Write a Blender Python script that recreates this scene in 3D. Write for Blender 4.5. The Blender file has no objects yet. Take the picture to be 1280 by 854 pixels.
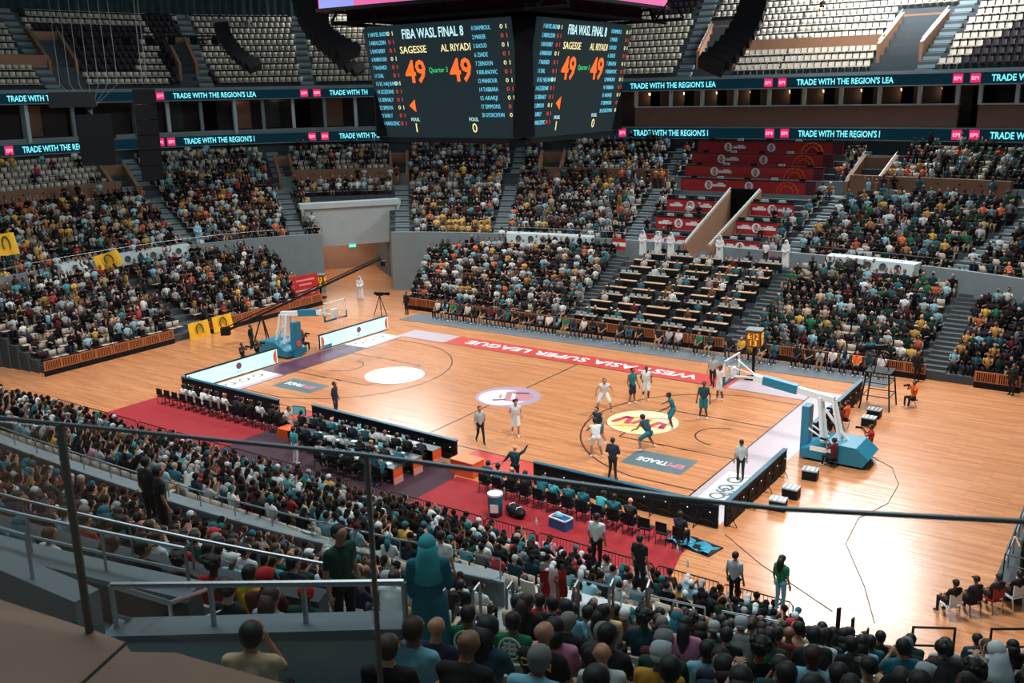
import bpy, bmesh, math, random
import numpy as np
from mathutils import Matrix, Vector
random.seed(7)
RNG = np.random.default_rng(11)
C = bpy.context.scene.collection
SC = bpy.context.scene
R = math.radians

# ------------------------------------------------------------------ camera, world, lights, exposure
def cam_axes(yaw, pitch, roll):
    f = Vector((math.cos(pitch)*math.cos(yaw), math.cos(pitch)*math.sin(yaw), math.sin(pitch)))
    r = Vector((math.sin(yaw), -math.cos(yaw), 0)); u = r.cross(f)
    return math.cos(roll)*r + math.sin(roll)*u, -math.sin(roll)*r + math.cos(roll)*u, f
CAM_POS = Vector((29.020, -41.555, 16.190)); CAM_F = 1207.84
CR, CU, CF = cam_axes(R(124.6168), R(-14.4568), R(-1.20035))
cd = bpy.data.cameras.new('camera'); cam = bpy.data.objects.new('camera', cd); C.objects.link(cam)
cd.sensor_width = 36; cd.lens = CAM_F/1280*36; cd.clip_start = .05; cd.clip_end = 400
m = Matrix((CR, CU, -CF)).transposed().to_4x4(); m.translation = CAM_POS; cam.matrix_world = m
cd.dof.use_dof = True; cd.dof.focus_distance = 48; cd.dof.aperture_fstop = 4.0
SC.camera = cam
def px(p):                                            # picture position of a world point, used only to rank distances
    d = Vector(p) - CAM_POS; z = d.dot(CF)
    return (640 + CAM_F*d.dot(CR)/z, 427 - CAM_F*d.dot(CU)/z, z)

w = bpy.data.worlds.new('world'); SC.world = w; w.use_nodes = True
w.node_tree.nodes['Background'].inputs[0].default_value = (.36, .62, .70, 1)
w.node_tree.nodes['Background'].inputs[1].default_value = .16
SC.view_settings.view_transform = 'Standard'; SC.view_settings.look = 'None'
SC.view_settings.gamma = 1; SC.view_settings.exposure = 0.0; SC.view_settings.use_curve_mapping = False

def area(name, loc, target, sx, sy, power, col=(1, 1, 1), spread=180, parent=None):
    l = bpy.data.lights.new(name, 'AREA'); l.shape = 'RECTANGLE'; l.size = sx; l.size_y = sy
    l.energy = power; l.color = col; l.spread = R(spread)
    o = bpy.data.objects.new(name, l); C.objects.link(o); o.location = loc
    o.rotation_euler = (Vector(target) - Vector(loc)).to_track_quat('-Z', 'Y').to_euler()
    return o
# court floodlights hung from the catwalks
for sx in (-1, 1):
    for sy in (-1, 1):
        area('court_floodlight', (18*sx, 14*sy, 27), (15*sx, 9*sy, 0), 5, 5, 3900, (1, .975, .945), 125)
# big light panels over the far stand, the ones mirrored in the varnished floor
def panel_light(name, cx, cy, z, sx, sy, rz, power, col):
    o = area(name, (cx, cy, z), (cx, cy, 0), sx, sy, power, col); o.rotation_euler = (0, 0, R(rz)); return o
panel_light('far_roof_light', 3.2, 49, 29, 5.4, 30, 19.5, 16500, (.90, .98, 1))
panel_light('far_roof_light', 9.0, 52, 29, 3.2, 30, 19.5, 9500, (.90, .98, 1))
panel_light('corner_roof_light', -46, 43, 29, 9, 11, 35, 14000, (.90, .98, 1))
# unseen fill lights added above the stands to brighten the crowd
area('stand_fill_light', (8, -30, 32), (8, -30, 0), 44, 8, 3600, (.85, .97, 1))
area('stand_fill_light', (-34, 0, 34), (-34, 0, 0), 8, 40, 1500, (.85, .97, 1))

# ------------------------------------------------------------------ helpers
_M = {}
def mat(name, col, rough=.6, metal=0., emit=None, es=1., noise=0., nscale=8., spec=.5, bump=0.):
    if name in _M: return _M[name]
    a = bpy.data.materials.new(name); a.use_nodes = True; nt = a.node_tree; b = nt.nodes['Principled BSDF']
    b.inputs['Base Color'].default_value = (*col, 1); b.inputs['Roughness'].default_value = rough
    b.inputs['Metallic'].default_value = metal; b.inputs['Specular IOR Level'].default_value = spec
    if noise or bump:
        tc = nt.nodes.new('ShaderNodeTexCoord'); n = nt.nodes.new('ShaderNodeTexNoise'); n.inputs['Scale'].default_value = nscale
        n.inputs['Detail'].default_value = 4; nt.links.new(tc.outputs['Object'], n.inputs['Vector'])
    if noise:
        mx = nt.nodes.new('ShaderNodeMix'); mx.data_type = 'RGBA'
        mx.inputs[6].default_value = (*[max(0, c*(1-noise)) for c in col], 1); mx.inputs[7].default_value = (*[min(1, c*(1+noise)) for c in col], 1)
        nt.links.new(n.outputs['Fac'], mx.inputs[0]); nt.links.new(mx.outputs[2], b.inputs['Base Color'])
    if bump:
        bp_ = nt.nodes.new('ShaderNodeBump'); bp_.inputs['Strength'].default_value = bump; bp_.inputs['Distance'].default_value = .02
        nt.links.new(n.outputs['Fac'], bp_.inputs['Height']); nt.links.new(bp_.outputs[0], b.inputs['Normal'])
    if emit:
        b.inputs['Emission Color'].default_value = (*emit, 1); b.inputs['Emission Strength'].default_value = es
    _M[name] = a
    return a
def srgb(r, g, b):
    return tuple(((c/255)/12.92 if c/255 <= .04045 else ((c/255+.055)/1.055)**2.4) for c in (r, g, b))

class MB:
    def __init__(s): s.v = []; s.f = []; s.m = []
    def quad(s, pts, mi=0):
        k = len(s.v); s.v += [tuple(p) for p in pts]; s.f.append(tuple(range(k, k+len(pts)))); s.m.append(mi); return s
    def box(s, c, d, rz=0., mi=0, mtx=None):
        k = len(s.v); cx, cy, cz = c; a, b, e = d[0]/2, d[1]/2, d[2]/2; cs, sn = math.cos(rz), math.sin(rz)
        for z in (-e, e):
            for x, y in ((-a, -b), (a, -b), (a, b), (-a, b)):
                p = (cx + x*cs - y*sn, cy + x*sn + y*cs, cz + z)
                s.v.append(tuple(mtx @ Vector(p)) if mtx else p)
        for f in ((3, 2, 1, 0), (4, 5, 6, 7), (0, 1, 5, 4), (1, 2, 6, 5), (2, 3, 7, 6), (3, 0, 4, 7)):
            s.f.append(tuple(k+i for i in f)); s.m.append(mi)
        return s
    def tube(s, pts, r, n=6, mi=0, cap=True):
        pts = [Vector(p) for p in pts]; rs = r if isinstance(r, (list, tuple)) else [r]*len(pts)
        k = len(s.v); up = None
        for i, p in enumerate(pts):
            t = (pts[min(i+1, len(pts)-1)] - pts[max(i-1, 0)])
            t = t.normalized() if t.length > 1e-9 else Vector((0, 0, 1))
            if up is None: up = Vector((0, 0, 1)) if abs(t.z) < .9 else Vector((1, 0, 0))
            a = t.cross(up)
            if a.length < 1e-4: a = t.orthogonal()
            a.normalize(); b = a.cross(t); up = b if b.length > .5 else up
            for j in range(n):
                q = 2*math.pi*j/n; s.v.append(tuple(p + rs[i]*(math.cos(q)*a + math.sin(q)*b)))
        for i in range(len(pts)-1):
            for j in range(n):
                s.f.append((k+i*n+j, k+i*n+(j+1) % n, k+(i+1)*n+(j+1) % n, k+(i+1)*n+j)); s.m.append(mi)
        if cap:
            s.f.append(tuple(k+j for j in range(n-1, -1, -1))); s.m.append(mi)
            s.f.append(tuple(k+(len(pts)-1)*n+j for j in range(n))); s.m.append(mi)
        return s
    def lathe(s, prof, c=(0, 0, 0), n=16, mi=0, cap=True):
        k = len(s.v)
        for r, z in prof:
            for j in range(n):
                q = 2*math.pi*j/n; s.v.append((c[0]+r*math.cos(q), c[1]+r*math.sin(q), c[2]+z))
        for i in range(len(prof)-1):
            for j in range(n):
                s.f.append((k+i*n+j, k+i*n+(j+1) % n, k+(i+1)*n+(j+1) % n, k+(i+1)*n+j)); s.m.append(mi)
        if not cap: return s
        if prof[0][0] > 1e-6: s.f.append(tuple(k+j for j in range(n-1, -1, -1))); s.m.append(mi)
        if prof[-1][0] > 1e-6: s.f.append(tuple(k+(len(prof)-1)*n+j for j in range(n))); s.m.append(mi)
        return s
    def ell(s, c, r, n=10, k2=6, mi=0, rot=None):
        k = len(s.v); c = Vector(c)
        def put(v):
            v = Vector((v[0]*r[0], v[1]*r[1], v[2]*r[2])); s.v.append(tuple(c + (rot @ v if rot else v)))
        put((0, 0, -1))
        for i in range(1, k2):
            t = math.pi*i/k2
            for j in range(n):
                q = 2*math.pi*j/n; put((math.sin(t)*math.cos(q), math.sin(t)*math.sin(q), -math.cos(t)))
        put((0, 0, 1)); e = len(s.v)-1
        for j in range(n):
            s.f.append((k, k+1+(j+1) % n, k+1+j)); s.m.append(mi)
            s.f.append((e, e-n+j, e-n+(j+1) % n)); s.m.append(mi)
        for i in range(k2-2):
            for j in range(n):
                a = k+1+i*n; s.f.append((a+j, a+(j+1) % n, a+n+(j+1) % n, a+n+j)); s.m.append(mi)
        return s
    def prism(s, poly, z0, z1, mi=0):                 # poly of (x, y), CCW
        k = len(s.v); n = len(poly)
        s.v += [(x, y, z0) for x, y in poly] + [(x, y, z1) for x, y in poly]
        s.f.append(tuple(k+i for i in range(n-1, -1, -1))); s.m.append(mi)
        s.f.append(tuple(k+n+i for i in range(n))); s.m.append(mi)
        for i in range(n): s.f.append((k+i, k+(i+1) % n, k+n+(i+1) % n, k+n+i)); s.m.append(mi)
        return s
    def mesh(s, name, mats, smooth=False):
        me = bpy.data.meshes.new(name); me.from_pydata(s.v, [], s.f)
        for a in (mats if isinstance(mats, (list, tuple)) else [mats]): me.materials.append(a)
        if any(s.m): me.polygons.foreach_set('material_index', s.m)
        if smooth: me.polygons.foreach_set('use_smooth', [True]*len(s.f))
        me.update(); return me
    def build(s, name, mats, parent=None, smooth=False, kind=None):
        return put(s.mesh(name, mats, smooth), name, parent, kind)
def put(me, name, parent=None, kind=None):
    o = bpy.data.objects.new(name, me); C.objects.link(o)
    if parent: o.parent = parent
    if kind: o['kind'] = kind
    return o
def tag(o, label, cat, group=None):
    o['label'] = label; o['category'] = cat
    if group: o['group'] = group
    return o
def thing(name, label, cat, loc=(0, 0, 0), rz=0., group=None):
    o = bpy.data.objects.new(name, None); C.objects.link(o); o.location = loc; o.rotation_euler = (0, 0, rz)
    o.empty_display_size = .1
    return tag(o, label, cat, group)
def copy_tree(o, parent=None):
    c = o.copy(); C.objects.link(c); c.parent = parent
    if parent: c.matrix_parent_inverse = o.matrix_parent_inverse
    for ch in o.children: copy_tree(ch, c)
    return c
def struct(o, label=None):
    o['kind'] = 'structure'
    if label: o['label'] = label
    return o
def text_mesh(body, size, align='LEFT', extrude=.0, bold=.0, shear=0.):
    cu = bpy.data.curves.new('lettering', 'FONT'); cu.body = body; cu.size = size; cu.align_x = align; cu.extrude = extrude
    cu.offset = bold; cu.shear = shear; cu.resolution_u = 2
    o = bpy.data.objects.new('lettering', cu); C.objects.link(o)
    dg = bpy.context.evaluated_depsgraph_get(); me = bpy.data.meshes.new_from_object(o.evaluated_get(dg))
    bpy.data.objects.remove(o); return me
_TX = {}
def text(body, size, mtx, mt, parent=None, align='CENTER', width=None, bold=0., name='lettering', shear=0.):
    key = (body, align, bold, mt.name, shear)
    if key not in _TX:
        me = text_mesh(body, 1.0, align, .004, bold, shear); me.materials.clear(); me.materials.append(mt)
        co = np.empty(len(me.vertices)*3); me.vertices.foreach_get('co', co); _TX[key] = (me, np.ptp(co.reshape(-1, 3)[:, 0]))
    me, wd = _TX[key]; o = put(me, name, parent); sx = size if width is None else width/wd
    o.matrix_local = mtx @ Matrix.Diagonal((sx, size, 1, 1)); return o
ORD = 'zero first second third fourth fifth sixth seventh eighth ninth tenth eleventh twelfth thirteenth fourteenth fifteenth sixteenth seventeenth eighteenth nineteenth twentieth'.split()
def ordn(i):
    if i <= 20: return ORD[i]
    t = ['', '', 'twenty', 'thirty', 'forty', 'fifty', 'sixty', 'seventy', 'eighty', 'ninety'][i//10]
    return t + ('-' + ORD[i % 10] if i % 10 else 'th') if i % 10 else t[:-1] + 'ieth'

# ------------------------------------------------------------------ materials
def floor_material():
    a = bpy.data.materials.new('maple_floor'); a.use_nodes = True; nt = a.node_tree; N, L = nt.nodes, nt.links; b = N['Principled BSDF']
    tc = N.new('ShaderNodeTexCoord')
    br = N.new('ShaderNodeTexBrick'); br.offset = .37; br.inputs['Scale'].default_value = 1
    br.inputs['Brick Width'].default_value = 1.6; br.inputs['Row Height'].default_value = .115; br.inputs['Mortar Size'].default_value = .004
    br.inputs['Color1'].default_value = (*srgb(216, 152, 106), 1); br.inputs['Color2'].default_value = (*srgb(196, 128, 84), 1); br.inputs['Mortar'].default_value = (*srgb(150, 92, 55), 1)
    br.inputs['Bias'].default_value = -.1
    L.new(tc.outputs['Object'], br.inputs['Vector'])
    mp = N.new('ShaderNodeMapping'); mp.inputs['Scale'].default_value = (.12, 2.2, 1); L.new(tc.outputs['Object'], mp.inputs['Vector'])
    n = N.new('ShaderNodeTexNoise'); n.inputs['Scale'].default_value = 1.5; n.inputs['Detail'].default_value = 6; L.new(mp.outputs[0], n.inputs['Vector'])
    mx = N.new('ShaderNodeMix'); mx.data_type = 'RGBA'; mx.blend_type = 'MULTIPLY'; mx.inputs[0].default_value = .55
    cr = N.new('ShaderNodeValToRGB'); cr.color_ramp.elements[0].position = .3; cr.color_ramp.elements[0].color = (.55, .5, .46, 1); cr.color_ramp.elements[1].position = .72; cr.color_ramp.elements[1].color = (1, 1, 1, 1)
    L.new(n.outputs['Fac'], cr.inputs[0]); L.new(br.outputs['Color'], mx.inputs[6]); L.new(cr.outputs[0], mx.inputs[7]); L.new(mx.outputs[2], b.inputs['Base Color'])
    n2 = N.new('ShaderNodeTexNoise'); n2.inputs['Scale'].default_value = 2.; n2.inputs['Detail'].default_value = 5; L.new(mp.outputs[0], n2.inputs['Vector'])
    mr = N.new('ShaderNodeMapRange'); mr.inputs[3].default_value = .14; mr.inputs[4].default_value = .31; L.new(n2.outputs['Fac'], mr.inputs[0]); L.new(mr.outputs[0], b.inputs['Roughness'])
    bu = N.new('ShaderNodeBump'); bu.inputs['Strength'].default_value = .42; bu.inputs['Distance'].default_value = .02; L.new(n2.outputs['Fac'], bu.inputs['Height']); L.new(bu.outputs[0], b.inputs['Normal'])
    b.inputs['Specular IOR Level'].default_value = .6
    return a
M_FLOOR = floor_material()
M_LINE = mat('court_line_paint', (.035, .02, .02), .3)
M_RED = mat('red_court_paint', srgb(196, 72, 66), .28, noise=.1, nscale=1)
M_LILAC = mat('pale_apron_lilac', srgb(182, 168, 176), .28, noise=.08, nscale=1)
M_PURPLE = mat('purple_apron_paint', srgb(88, 52, 72), .3, noise=.1, nscale=1)
M_WHITE = mat('white_paint', srgb(238, 238, 236), .35)
M_CREAMP = mat('cream_court_paint', srgb(245, 225, 175), .3)
M_TEALP = mat('grey_teal_court_paint', srgb(92, 112, 118), .3, noise=.12, nscale=2)
M_PINK = mat('pink_paint', srgb(225, 120, 135), .35)
M_MAG = mat('magenta_paint', srgb(190, 70, 95), .35)
M_REDCARPET = mat('red_carpet', srgb(146, 22, 32), .85, noise=.22, nscale=3)
M_DARKCARPET = mat('dark_purple_carpet', srgb(58, 28, 44), .85, noise=.2, nscale=3)
M_MAT = mat('grey_floor_mat', srgb(92, 100, 106), .8, noise=.15, nscale=4)
M_CONC = mat('grey_concrete', srgb(118, 130, 134), .75, noise=.14, nscale=.9, bump=.2)
M_CONCD = mat('dark_concrete', srgb(64, 70, 74), .8, noise=.2, nscale=.9, bump=.2)
M_PANEL = mat('pale_grey_panel', srgb(176, 190, 192), .55, noise=.08, nscale=1)
M_BROWN = mat('brown_wood_panel', srgb(136, 96, 72), .6, noise=.16, nscale=1.3)
M_BROWN2 = mat('brown_facade_panel', srgb(112, 80, 66), .6, noise=.12, nscale=1.0)
M_TAN = mat('tan_stone', srgb(150, 112, 88), .65, noise=.18, nscale=1.4, bump=.15)
M_BLACK = mat('black_metal', (.010, .012, .014), .5, spec=.12)
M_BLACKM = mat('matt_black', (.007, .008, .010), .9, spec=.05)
M_STEEL = mat('brushed_steel', (.42, .45, .47), .32, 1.)
M_DSTEEL = mat('dark_steel_rail', (.16, .18, .19), .35, .9)
M_SEAT = mat('cream_seat_plastic', srgb(186, 174, 160), .5, noise=.05, nscale=5)
M_SEATD = mat('dark_maroon_seat_plastic', srgb(48, 34, 42), .5)
M_TEALPAD = mat('teal_vinyl_pad', srgb(30, 118, 146), .45)
M_TEALPAD2 = mat('deep_teal_vinyl_pad', srgb(24, 88, 112), .45)
M_WMETAL = mat('white_enamel', srgb(225, 230, 230), .4)
M_WOODT = mat('pale_wood_top', srgb(196, 160, 128), .5, noise=.12, nscale=3)
M_ORANGE = mat('orange_panel', srgb(232, 92, 40), .5)
M_REDP = mat('red_banner', srgb(178, 34, 38), .6, noise=.15, nscale=1.2)
M_MAROON = mat('dark_maroon_panel', srgb(92, 24, 36), .6)
M_CURT = mat('dark_teal_drape', srgb(28, 50, 56), .9, noise=.3, nscale=2)
M_GREENTXT = mat('exit_sign_glow', (.02, .2, .1), .5, emit=(.1, .9, .55), es=1.5)
M_WARM = mat('warm_lamp_glow', (.6, .4, .2), .5, emit=(1, .55, .22), es=4.)
M_WOODRAIL = mat('orange_wood_slat', srgb(176, 104, 62), .5, noise=.15, nscale=5)
# ------------------------------------------------------------------ floor and court markings
fl = struct(MB().box((0, 0, -.1), (76, 60, .2)).build('floor', M_FLOOR))
def part(mb, name, mt, parent=fl, **k): return mb.build(name, mt, parent, **k)
ZT = .004
def patch(name, x0, x1, y0, y1, mt, z=ZT): return part(MB().box(((x0+x1)/2, (y0+y1)/2, z/2), (x1-x0, y1-y0, z)), name, mt)
def disc(name, c, r, mt, z=ZT, n=48, ry=None):
    return part(MB().prism([(c[0]+r*math.cos(2*math.pi*i/n), c[1]+(ry or r)*math.sin(2*math.pi*i/n)) for i in range(n)], 0, z), name, mt)
def line(pts, wd=.075, z=.007):
    mb = MB(); P = [Vector((*p, 0)) for p in pts]; k = []
    for i, p in enumerate(P):
        t = (P[min(i+1, len(P)-1)] - P[max(i-1, 0)]).normalized(); nn = Vector((-t.y, t.x, 0))*wd/2; k.append((p+nn, p-nn))
    for i in range(len(k)-1):
        a, b = k[i]; c, d = k[i+1]; mb.quad([(a.x, a.y, z), (b.x, b.y, z), (d.x, d.y, z), (c.x, c.y, z)])
        mb.quad([(b.x, b.y, 0), (b.x, b.y, z), (a.x, a.y, z), (a.x, a.y, 0)])
    return part(mb, 'court_line', M_LINE)
def arc(c, r, a0, a1, n=40, wd=.075): return line([(c[0]+r*math.cos(R(a0+(a1-a0)*i/n)), c[1]+r*math.sin(R(a0+(a1-a0)*i/n))) for i in range(n+1)], wd)
# apron bands coloured red, purple and pale lilac
patch('sideline_band', -10.5, 9.6, 7.5, 9.5, M_RED); patch('sideline_band', -14, -10.5, 7.5, 9.5, M_LILAC); patch('sideline_band', 9.6, 16.1, 7.5, 9.5, M_LILAC)
patch('sideline_band', -8.4, -5.9, -9.6, -7.5, M_RED); patch('sideline_band', 3.4, 7.8, -9.6, -7.5, M_RED)
patch('baseline_band', 14, 16.1, -9.2, 7.5, M_LILAC); patch('baseline_band', -16.1, -14, -3.4, 3.9, M_PURPLE)
patch('baseline_band', -16.1, -14, -9.2, -7.1, M_LILAC); patch('baseline_band', -14.5, -14, -7.1, -3.4, M_LILAC); patch('baseline_band', -14.5, -14, 3.9, 9.5, M_LILAC)
# court lines
for q in (((-14, -7.5), (14, -7.5)), ((-14, 7.5), (14, 7.5)), ((-14, -7.5), (-14, 7.5)), ((14, -7.5), (14, 9.5)), ((0, 1.8), (0, 7.5)), ((0, -7.5), (0, -1.8)), ((4.6, -9.4), (5.6, -7.5))): line(q)
for s in (-1, 1):
    for y in (-2.45, 2.45):
        line(((14*s, y), (8.2*s, y)))
        for dx in (2.2, 3.4, 4.6): line(((s*(14-dx), y+math.copysign(.02, y)), (s*(14-dx-(.35 if dx < 4 else .08)), y+math.copysign(.02, y))), .14)
    line(((8.2*s, -2.45), (8.2*s, -1.8))); line(((8.2*s, 1.8), (8.2*s, 2.45)))
    for y in (-6.6, 6.6): line(((14*s, y), (11.01*s, y)))
    a = math.degrees(math.asin(6.6/6.75)); a0 = 180-a if s > 0 else -a
    arc((12.425*s, 0), 6.75, 90+(90-a) if s > 0 else -a, 270-(90-a) if s > 0 else a)
    arc((12.425*s, 0), 1.25, 90 if s > 0 else -90, 270 if s > 0 else 90, 24)
    arc((8.2*s, 0), 1.8, 90 if s < 0 else 90, -90 if s < 0 else 270, 30, .04)
# painted roundels
disc('free_throw_roundel', (-8.2, 0), 1.8, mat('ivory_court_paint', srgb(232, 222, 208), .3), .006); disc('free_throw_roundel', (8.2, 0), 1.8, M_CREAMP, .006); disc('free_throw_roundel', (8.0, -.35), 1.1, mat('yellow_court_paint', srgb(238, 204, 120), .3), .0065)
disc('centre_roundel', (0, 0), 1.8, mat('lilac_court_paint', srgb(168, 150, 170), .3), .006)
disc('centre_roundel', (-.15, -.25), 1.35, M_WHITE, .007); disc('centre_roundel', (.35, .25), .95, mat('rose_court_paint', srgb(190, 130, 140), .3), .0075)
for i, (x, y, a, l) in enumerate(((-.8, -.2, .5, 1.3), (-.3, 0, .5, 1.5), (.2, .25, .5, 1.3), (-.1, -.75, 2.2, .7), (.3, .85, 2.0, .9))):
    part(MB().box((x, y, .005), (.2, l, .010), a), 'centre_emblem_stroke', M_WHITE if i < 3 else M_PURPLE)
for i in range(6):
    part(MB().box((7.05+i*.46, -.15+.02*i, .0045), (.30, 1.25-.2*(i % 3), .009), -.30+.5*(i % 2)), 'roundel_lettering_stroke', M_MAG)
part(MB().box((8.2, -.75, .0045), (2.6, .14, .009), .41), 'roundel_lettering_stroke', M_PINK); part(MB().box((8.2, .65, .0045), (2.6, .14, .009), .41), 'roundel_lettering_stroke', M_PINK)
for i in range(5): part(MB().box((-9.0+i*.42, -.3+i*.15, .0045), (.08, 1.1, .009), -.3), 'roundel_lettering_stroke', mat('faint_white_print', srgb(226, 214, 224), .35))
# sponsor rectangles
def flatrot(x, y, z=.006, rz=math.pi): return Matrix.Translation((x, y, z)) @ Matrix.Rotation(rz, 4, 'Z')
patch('sponsor_rectangle', 9.8, 12.75, -5.4, -3.5, M_TEALP, .005); patch('sponsor_rectangle', -13.0, -10.0, -5.3, -3.6, M_TEALP, .005)
text('TRADE', .62, flatrot(11.0, -4.3), M_WHITE, fl, width=1.5, bold=.02); text('EPI', .62, flatrot(12.15, -4.3), M_PINK, fl, width=.72, bold=.02)
text('TRADE', .62, flatrot(-12.0, -4.2), M_WHITE, fl, width=1.4, bold=.02); text('EPI', .62, flatrot(-10.85, -4.2), M_PINK, fl, width=.75, bold=.02)
text('WEST ASIA SUPER LEAGUE', 1.15, flatrot(-.9, 8.95, .006), M_WHITE, fl, width=16.6, bold=.02)
def sponsor_print(x0, x1, y0, y1, mt=M_WHITE):
    patch('sponsor_print', x0, x1, y0, y1, mt, .005)
    for i in range(3):
        yy = y0 + (y1-y0)*(.2+.28*i)
        part(MB().lathe([(.34, 0), (.34, .008), (.22, .008), (.22, 0)], ((x0+x1)/2-.1, yy, 0), 14), 'sponsor_print_ring', mat('slate_print', srgb(80, 100, 112), .4))
        part(MB().box(((x0+x1)/2+.1, yy+.42, .004), (.7, .1, .008), .5), 'sponsor_print_stroke', mat('slate_print', srgb(80, 100, 112), .4))
sponsor_print(14.35, 15.75, -7.3, -3.9); sponsor_print(-16.0, -14.5, -7.1, -3.4); sponsor_print(-16.0, -14.5, 3.9, 7.4)
text('53', .85, flatrot(15.0, -6.3, .006, -.5), mat('slate_print', srgb(80, 100, 112), .4), fl, bold=.03)
# carpets and mats lying on the floor
def carpet(name, poly, mt, label):
    return tag(MB().prism(poly, .002, .022).build(name, mt), label, 'carpet')
carpet('carpet', [(-17, -15.0), (-7.2, -15.0), (-7.2, -9.75), (-16.9, -9.75)], M_REDCARPET, 'red carpet under the white-shirted team bench at the far end of the near sideline')
carpet('carpet', [(4.6, -15.0), (16.6, -15.0), (15.9, -12.2), (15.9, -10.6), (4.6, -10.6)], M_REDCARPET, 'red carpet under the teal-shirted team bench')
carpet('carpet', [(-7.2, -15.0), (4.6, -15.0), (4.6, -10.9), (3.9, -9.6), (-7.2, -9.6)], M_DARKCARPET, 'dark purple carpet under the scorers tables')
carpet('floor_mat', [(-17.6, 11.3), (17.0, 11.9), (17.0, 14.3), (-17.6, 13.7)], M_MAT, 'long grey mat under the row of courtside chairs on the far side')

# ------------------------------------------------------------------ bowl geometry: offset superellipses
A_, B_, N_ = 35.5, 24.5, 2.5
def bp(ph, s, z=None):
    c, q = math.cos(R(ph)), math.sin(R(ph))
    x = (A_+s)*math.copysign(abs(c)**(2/N_), c); y = (B_+s)*math.copysign(abs(q)**(2/N_), q)
    return (x, y) if z is None else (x, y, z)
def sval(x, y):
    lo, hi = -20, 60
    for _ in range(40):
        m_ = (lo+hi)/2
        if abs(x/(A_+m_))**N_ + abs(y/(B_+m_))**N_ > 1: lo = m_
        else: hi = m_
    return lo
def inward(x, y):
    s = sval(x, y); a, b = A_+s, B_+s
    g = Vector((-math.copysign(abs(x/a)**(N_-1)/a, x), -math.copysign(abs(y/b)**(N_-1)/b, y))); return g.normalized()
_arc = {}
def arctab(s):
    k = round(s, 2)
    if k not in _arc:
        phs = np.arange(-130, 230.01, .25); P = np.array([bp(f, s) for f in phs]); d = np.hypot(*np.diff(P, axis=0).T)
        _arc[k] = (phs, np.concatenate(([0], np.cumsum(d))))
    return _arc[k]
def arc_of(ph, s): p, a = arctab(s); return float(np.interp(ph, p, a))
def ph_of(l, s): p, a = arctab(s); return float(np.interp(l, a, p))
def phs_between(p0, p1, s, step):
    a0, a1 = arc_of(p0, s), arc_of(p1, s); n = max(1, int(round(abs(a1-a0)/step)))
    return [ph_of(a0+(a1-a0)*i/n, s) for i in range(n+1)]
def sweep(mb, prof, p0, p1, mi=0, step=1.2, s_ref=5, caps=True):
    P = phs_between(p0, p1, s_ref, step); k = len(mb.v); n = len(prof)
    for f in P:
        for s, z in prof: mb.v.append(bp(f, s, z))
    for i in range(len(P)-1):
        for j in range(n-1):
            mb.f.append((k+i*n+j, k+i*n+j+1, k+(i+1)*n+j+1, k+(i+1)*n+j)); mb.m.append(mi)
    if caps:
        mb.f.append(tuple(k+j for j in range(n))); mb.m.append(mi)
        mb.f.append(tuple(k+(len(P)-1)*n+j for j in range(n-1, -1, -1))); mb.m.append(mi)
    return mb
def wallband(p0, p1, s, z0, z1, th=.25, step=1.2): return sweep(MB(), [(s, z0), (s, z1), (s+th, z1), (s+th, z0), (s, z0)], p0, p1, 0, step, s)
ROWS_F = [(.55+.87*i, 4.35+.37*i) for i in range(10)]          # front edge of each tread, height
ROWS_G = [(10.75+.85*i, 8.95+.45*i) for i in range(5)]
ROWS_U = [(15.9+.8*i, 17.25+.62*i) for i in range(18)]
def step_prof(rows, dep, s_end, zb):
    p = [(rows[0][0], zb)]
    for s, z in rows: p += [(s, z), (s+dep, z)]
    p[-1] = (s_end, rows[-1][1]); p += [(s_end, zb), (rows[0][0], zb)]
    return p
PF = step_prof(ROWS_F, .87, 9.3, 3.0); PG = step_prof(ROWS_G, .85, 15.9, 7.4); PU = step_prof(ROWS_U, .8, 30.5, 16.9)
def stand(name, prof, p0, p1, mt, label): return struct(sweep(MB(), prof, p0, p1).build(name, mt), label)
PORT0, PORT1 = 131.0, 143.8                                     # corner tunnel
VOM0, VOM1 = 88.95, 90.3                                       # passage through the commentary section
for p0, p1 in ((50, VOM0), (VOM1, PORT0), (PORT1, 205)): stand('stand_lower_tier', PF, p0, p1, M_CONCD, None)
stand('stand_lower_tier', step_prof(ROWS_F[8:], .87, 9.3, 6.5), PORT0, PORT1, M_CONCD, None)
stand('stand_cross_aisle', [(9.3, 7.4), (9.3, 7.95), (10.75, 7.95), (10.75, 7.4), (9.3, 7.4)], 50, 205, M_CONC, None)
stand('stand_middle_tier', PG, 50, 205, M_CONCD, None)
stand('stand_upper_tier', PU, 50, 205, M_CONCD, None)
for p0, p1 in ((50, VOM0), (VOM1, PORT0), (PORT1, 205)):
    struct(wallband(p0, p1, 0, 0, 5.0, .28).build('wall_parapet', M_CONC))
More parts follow.
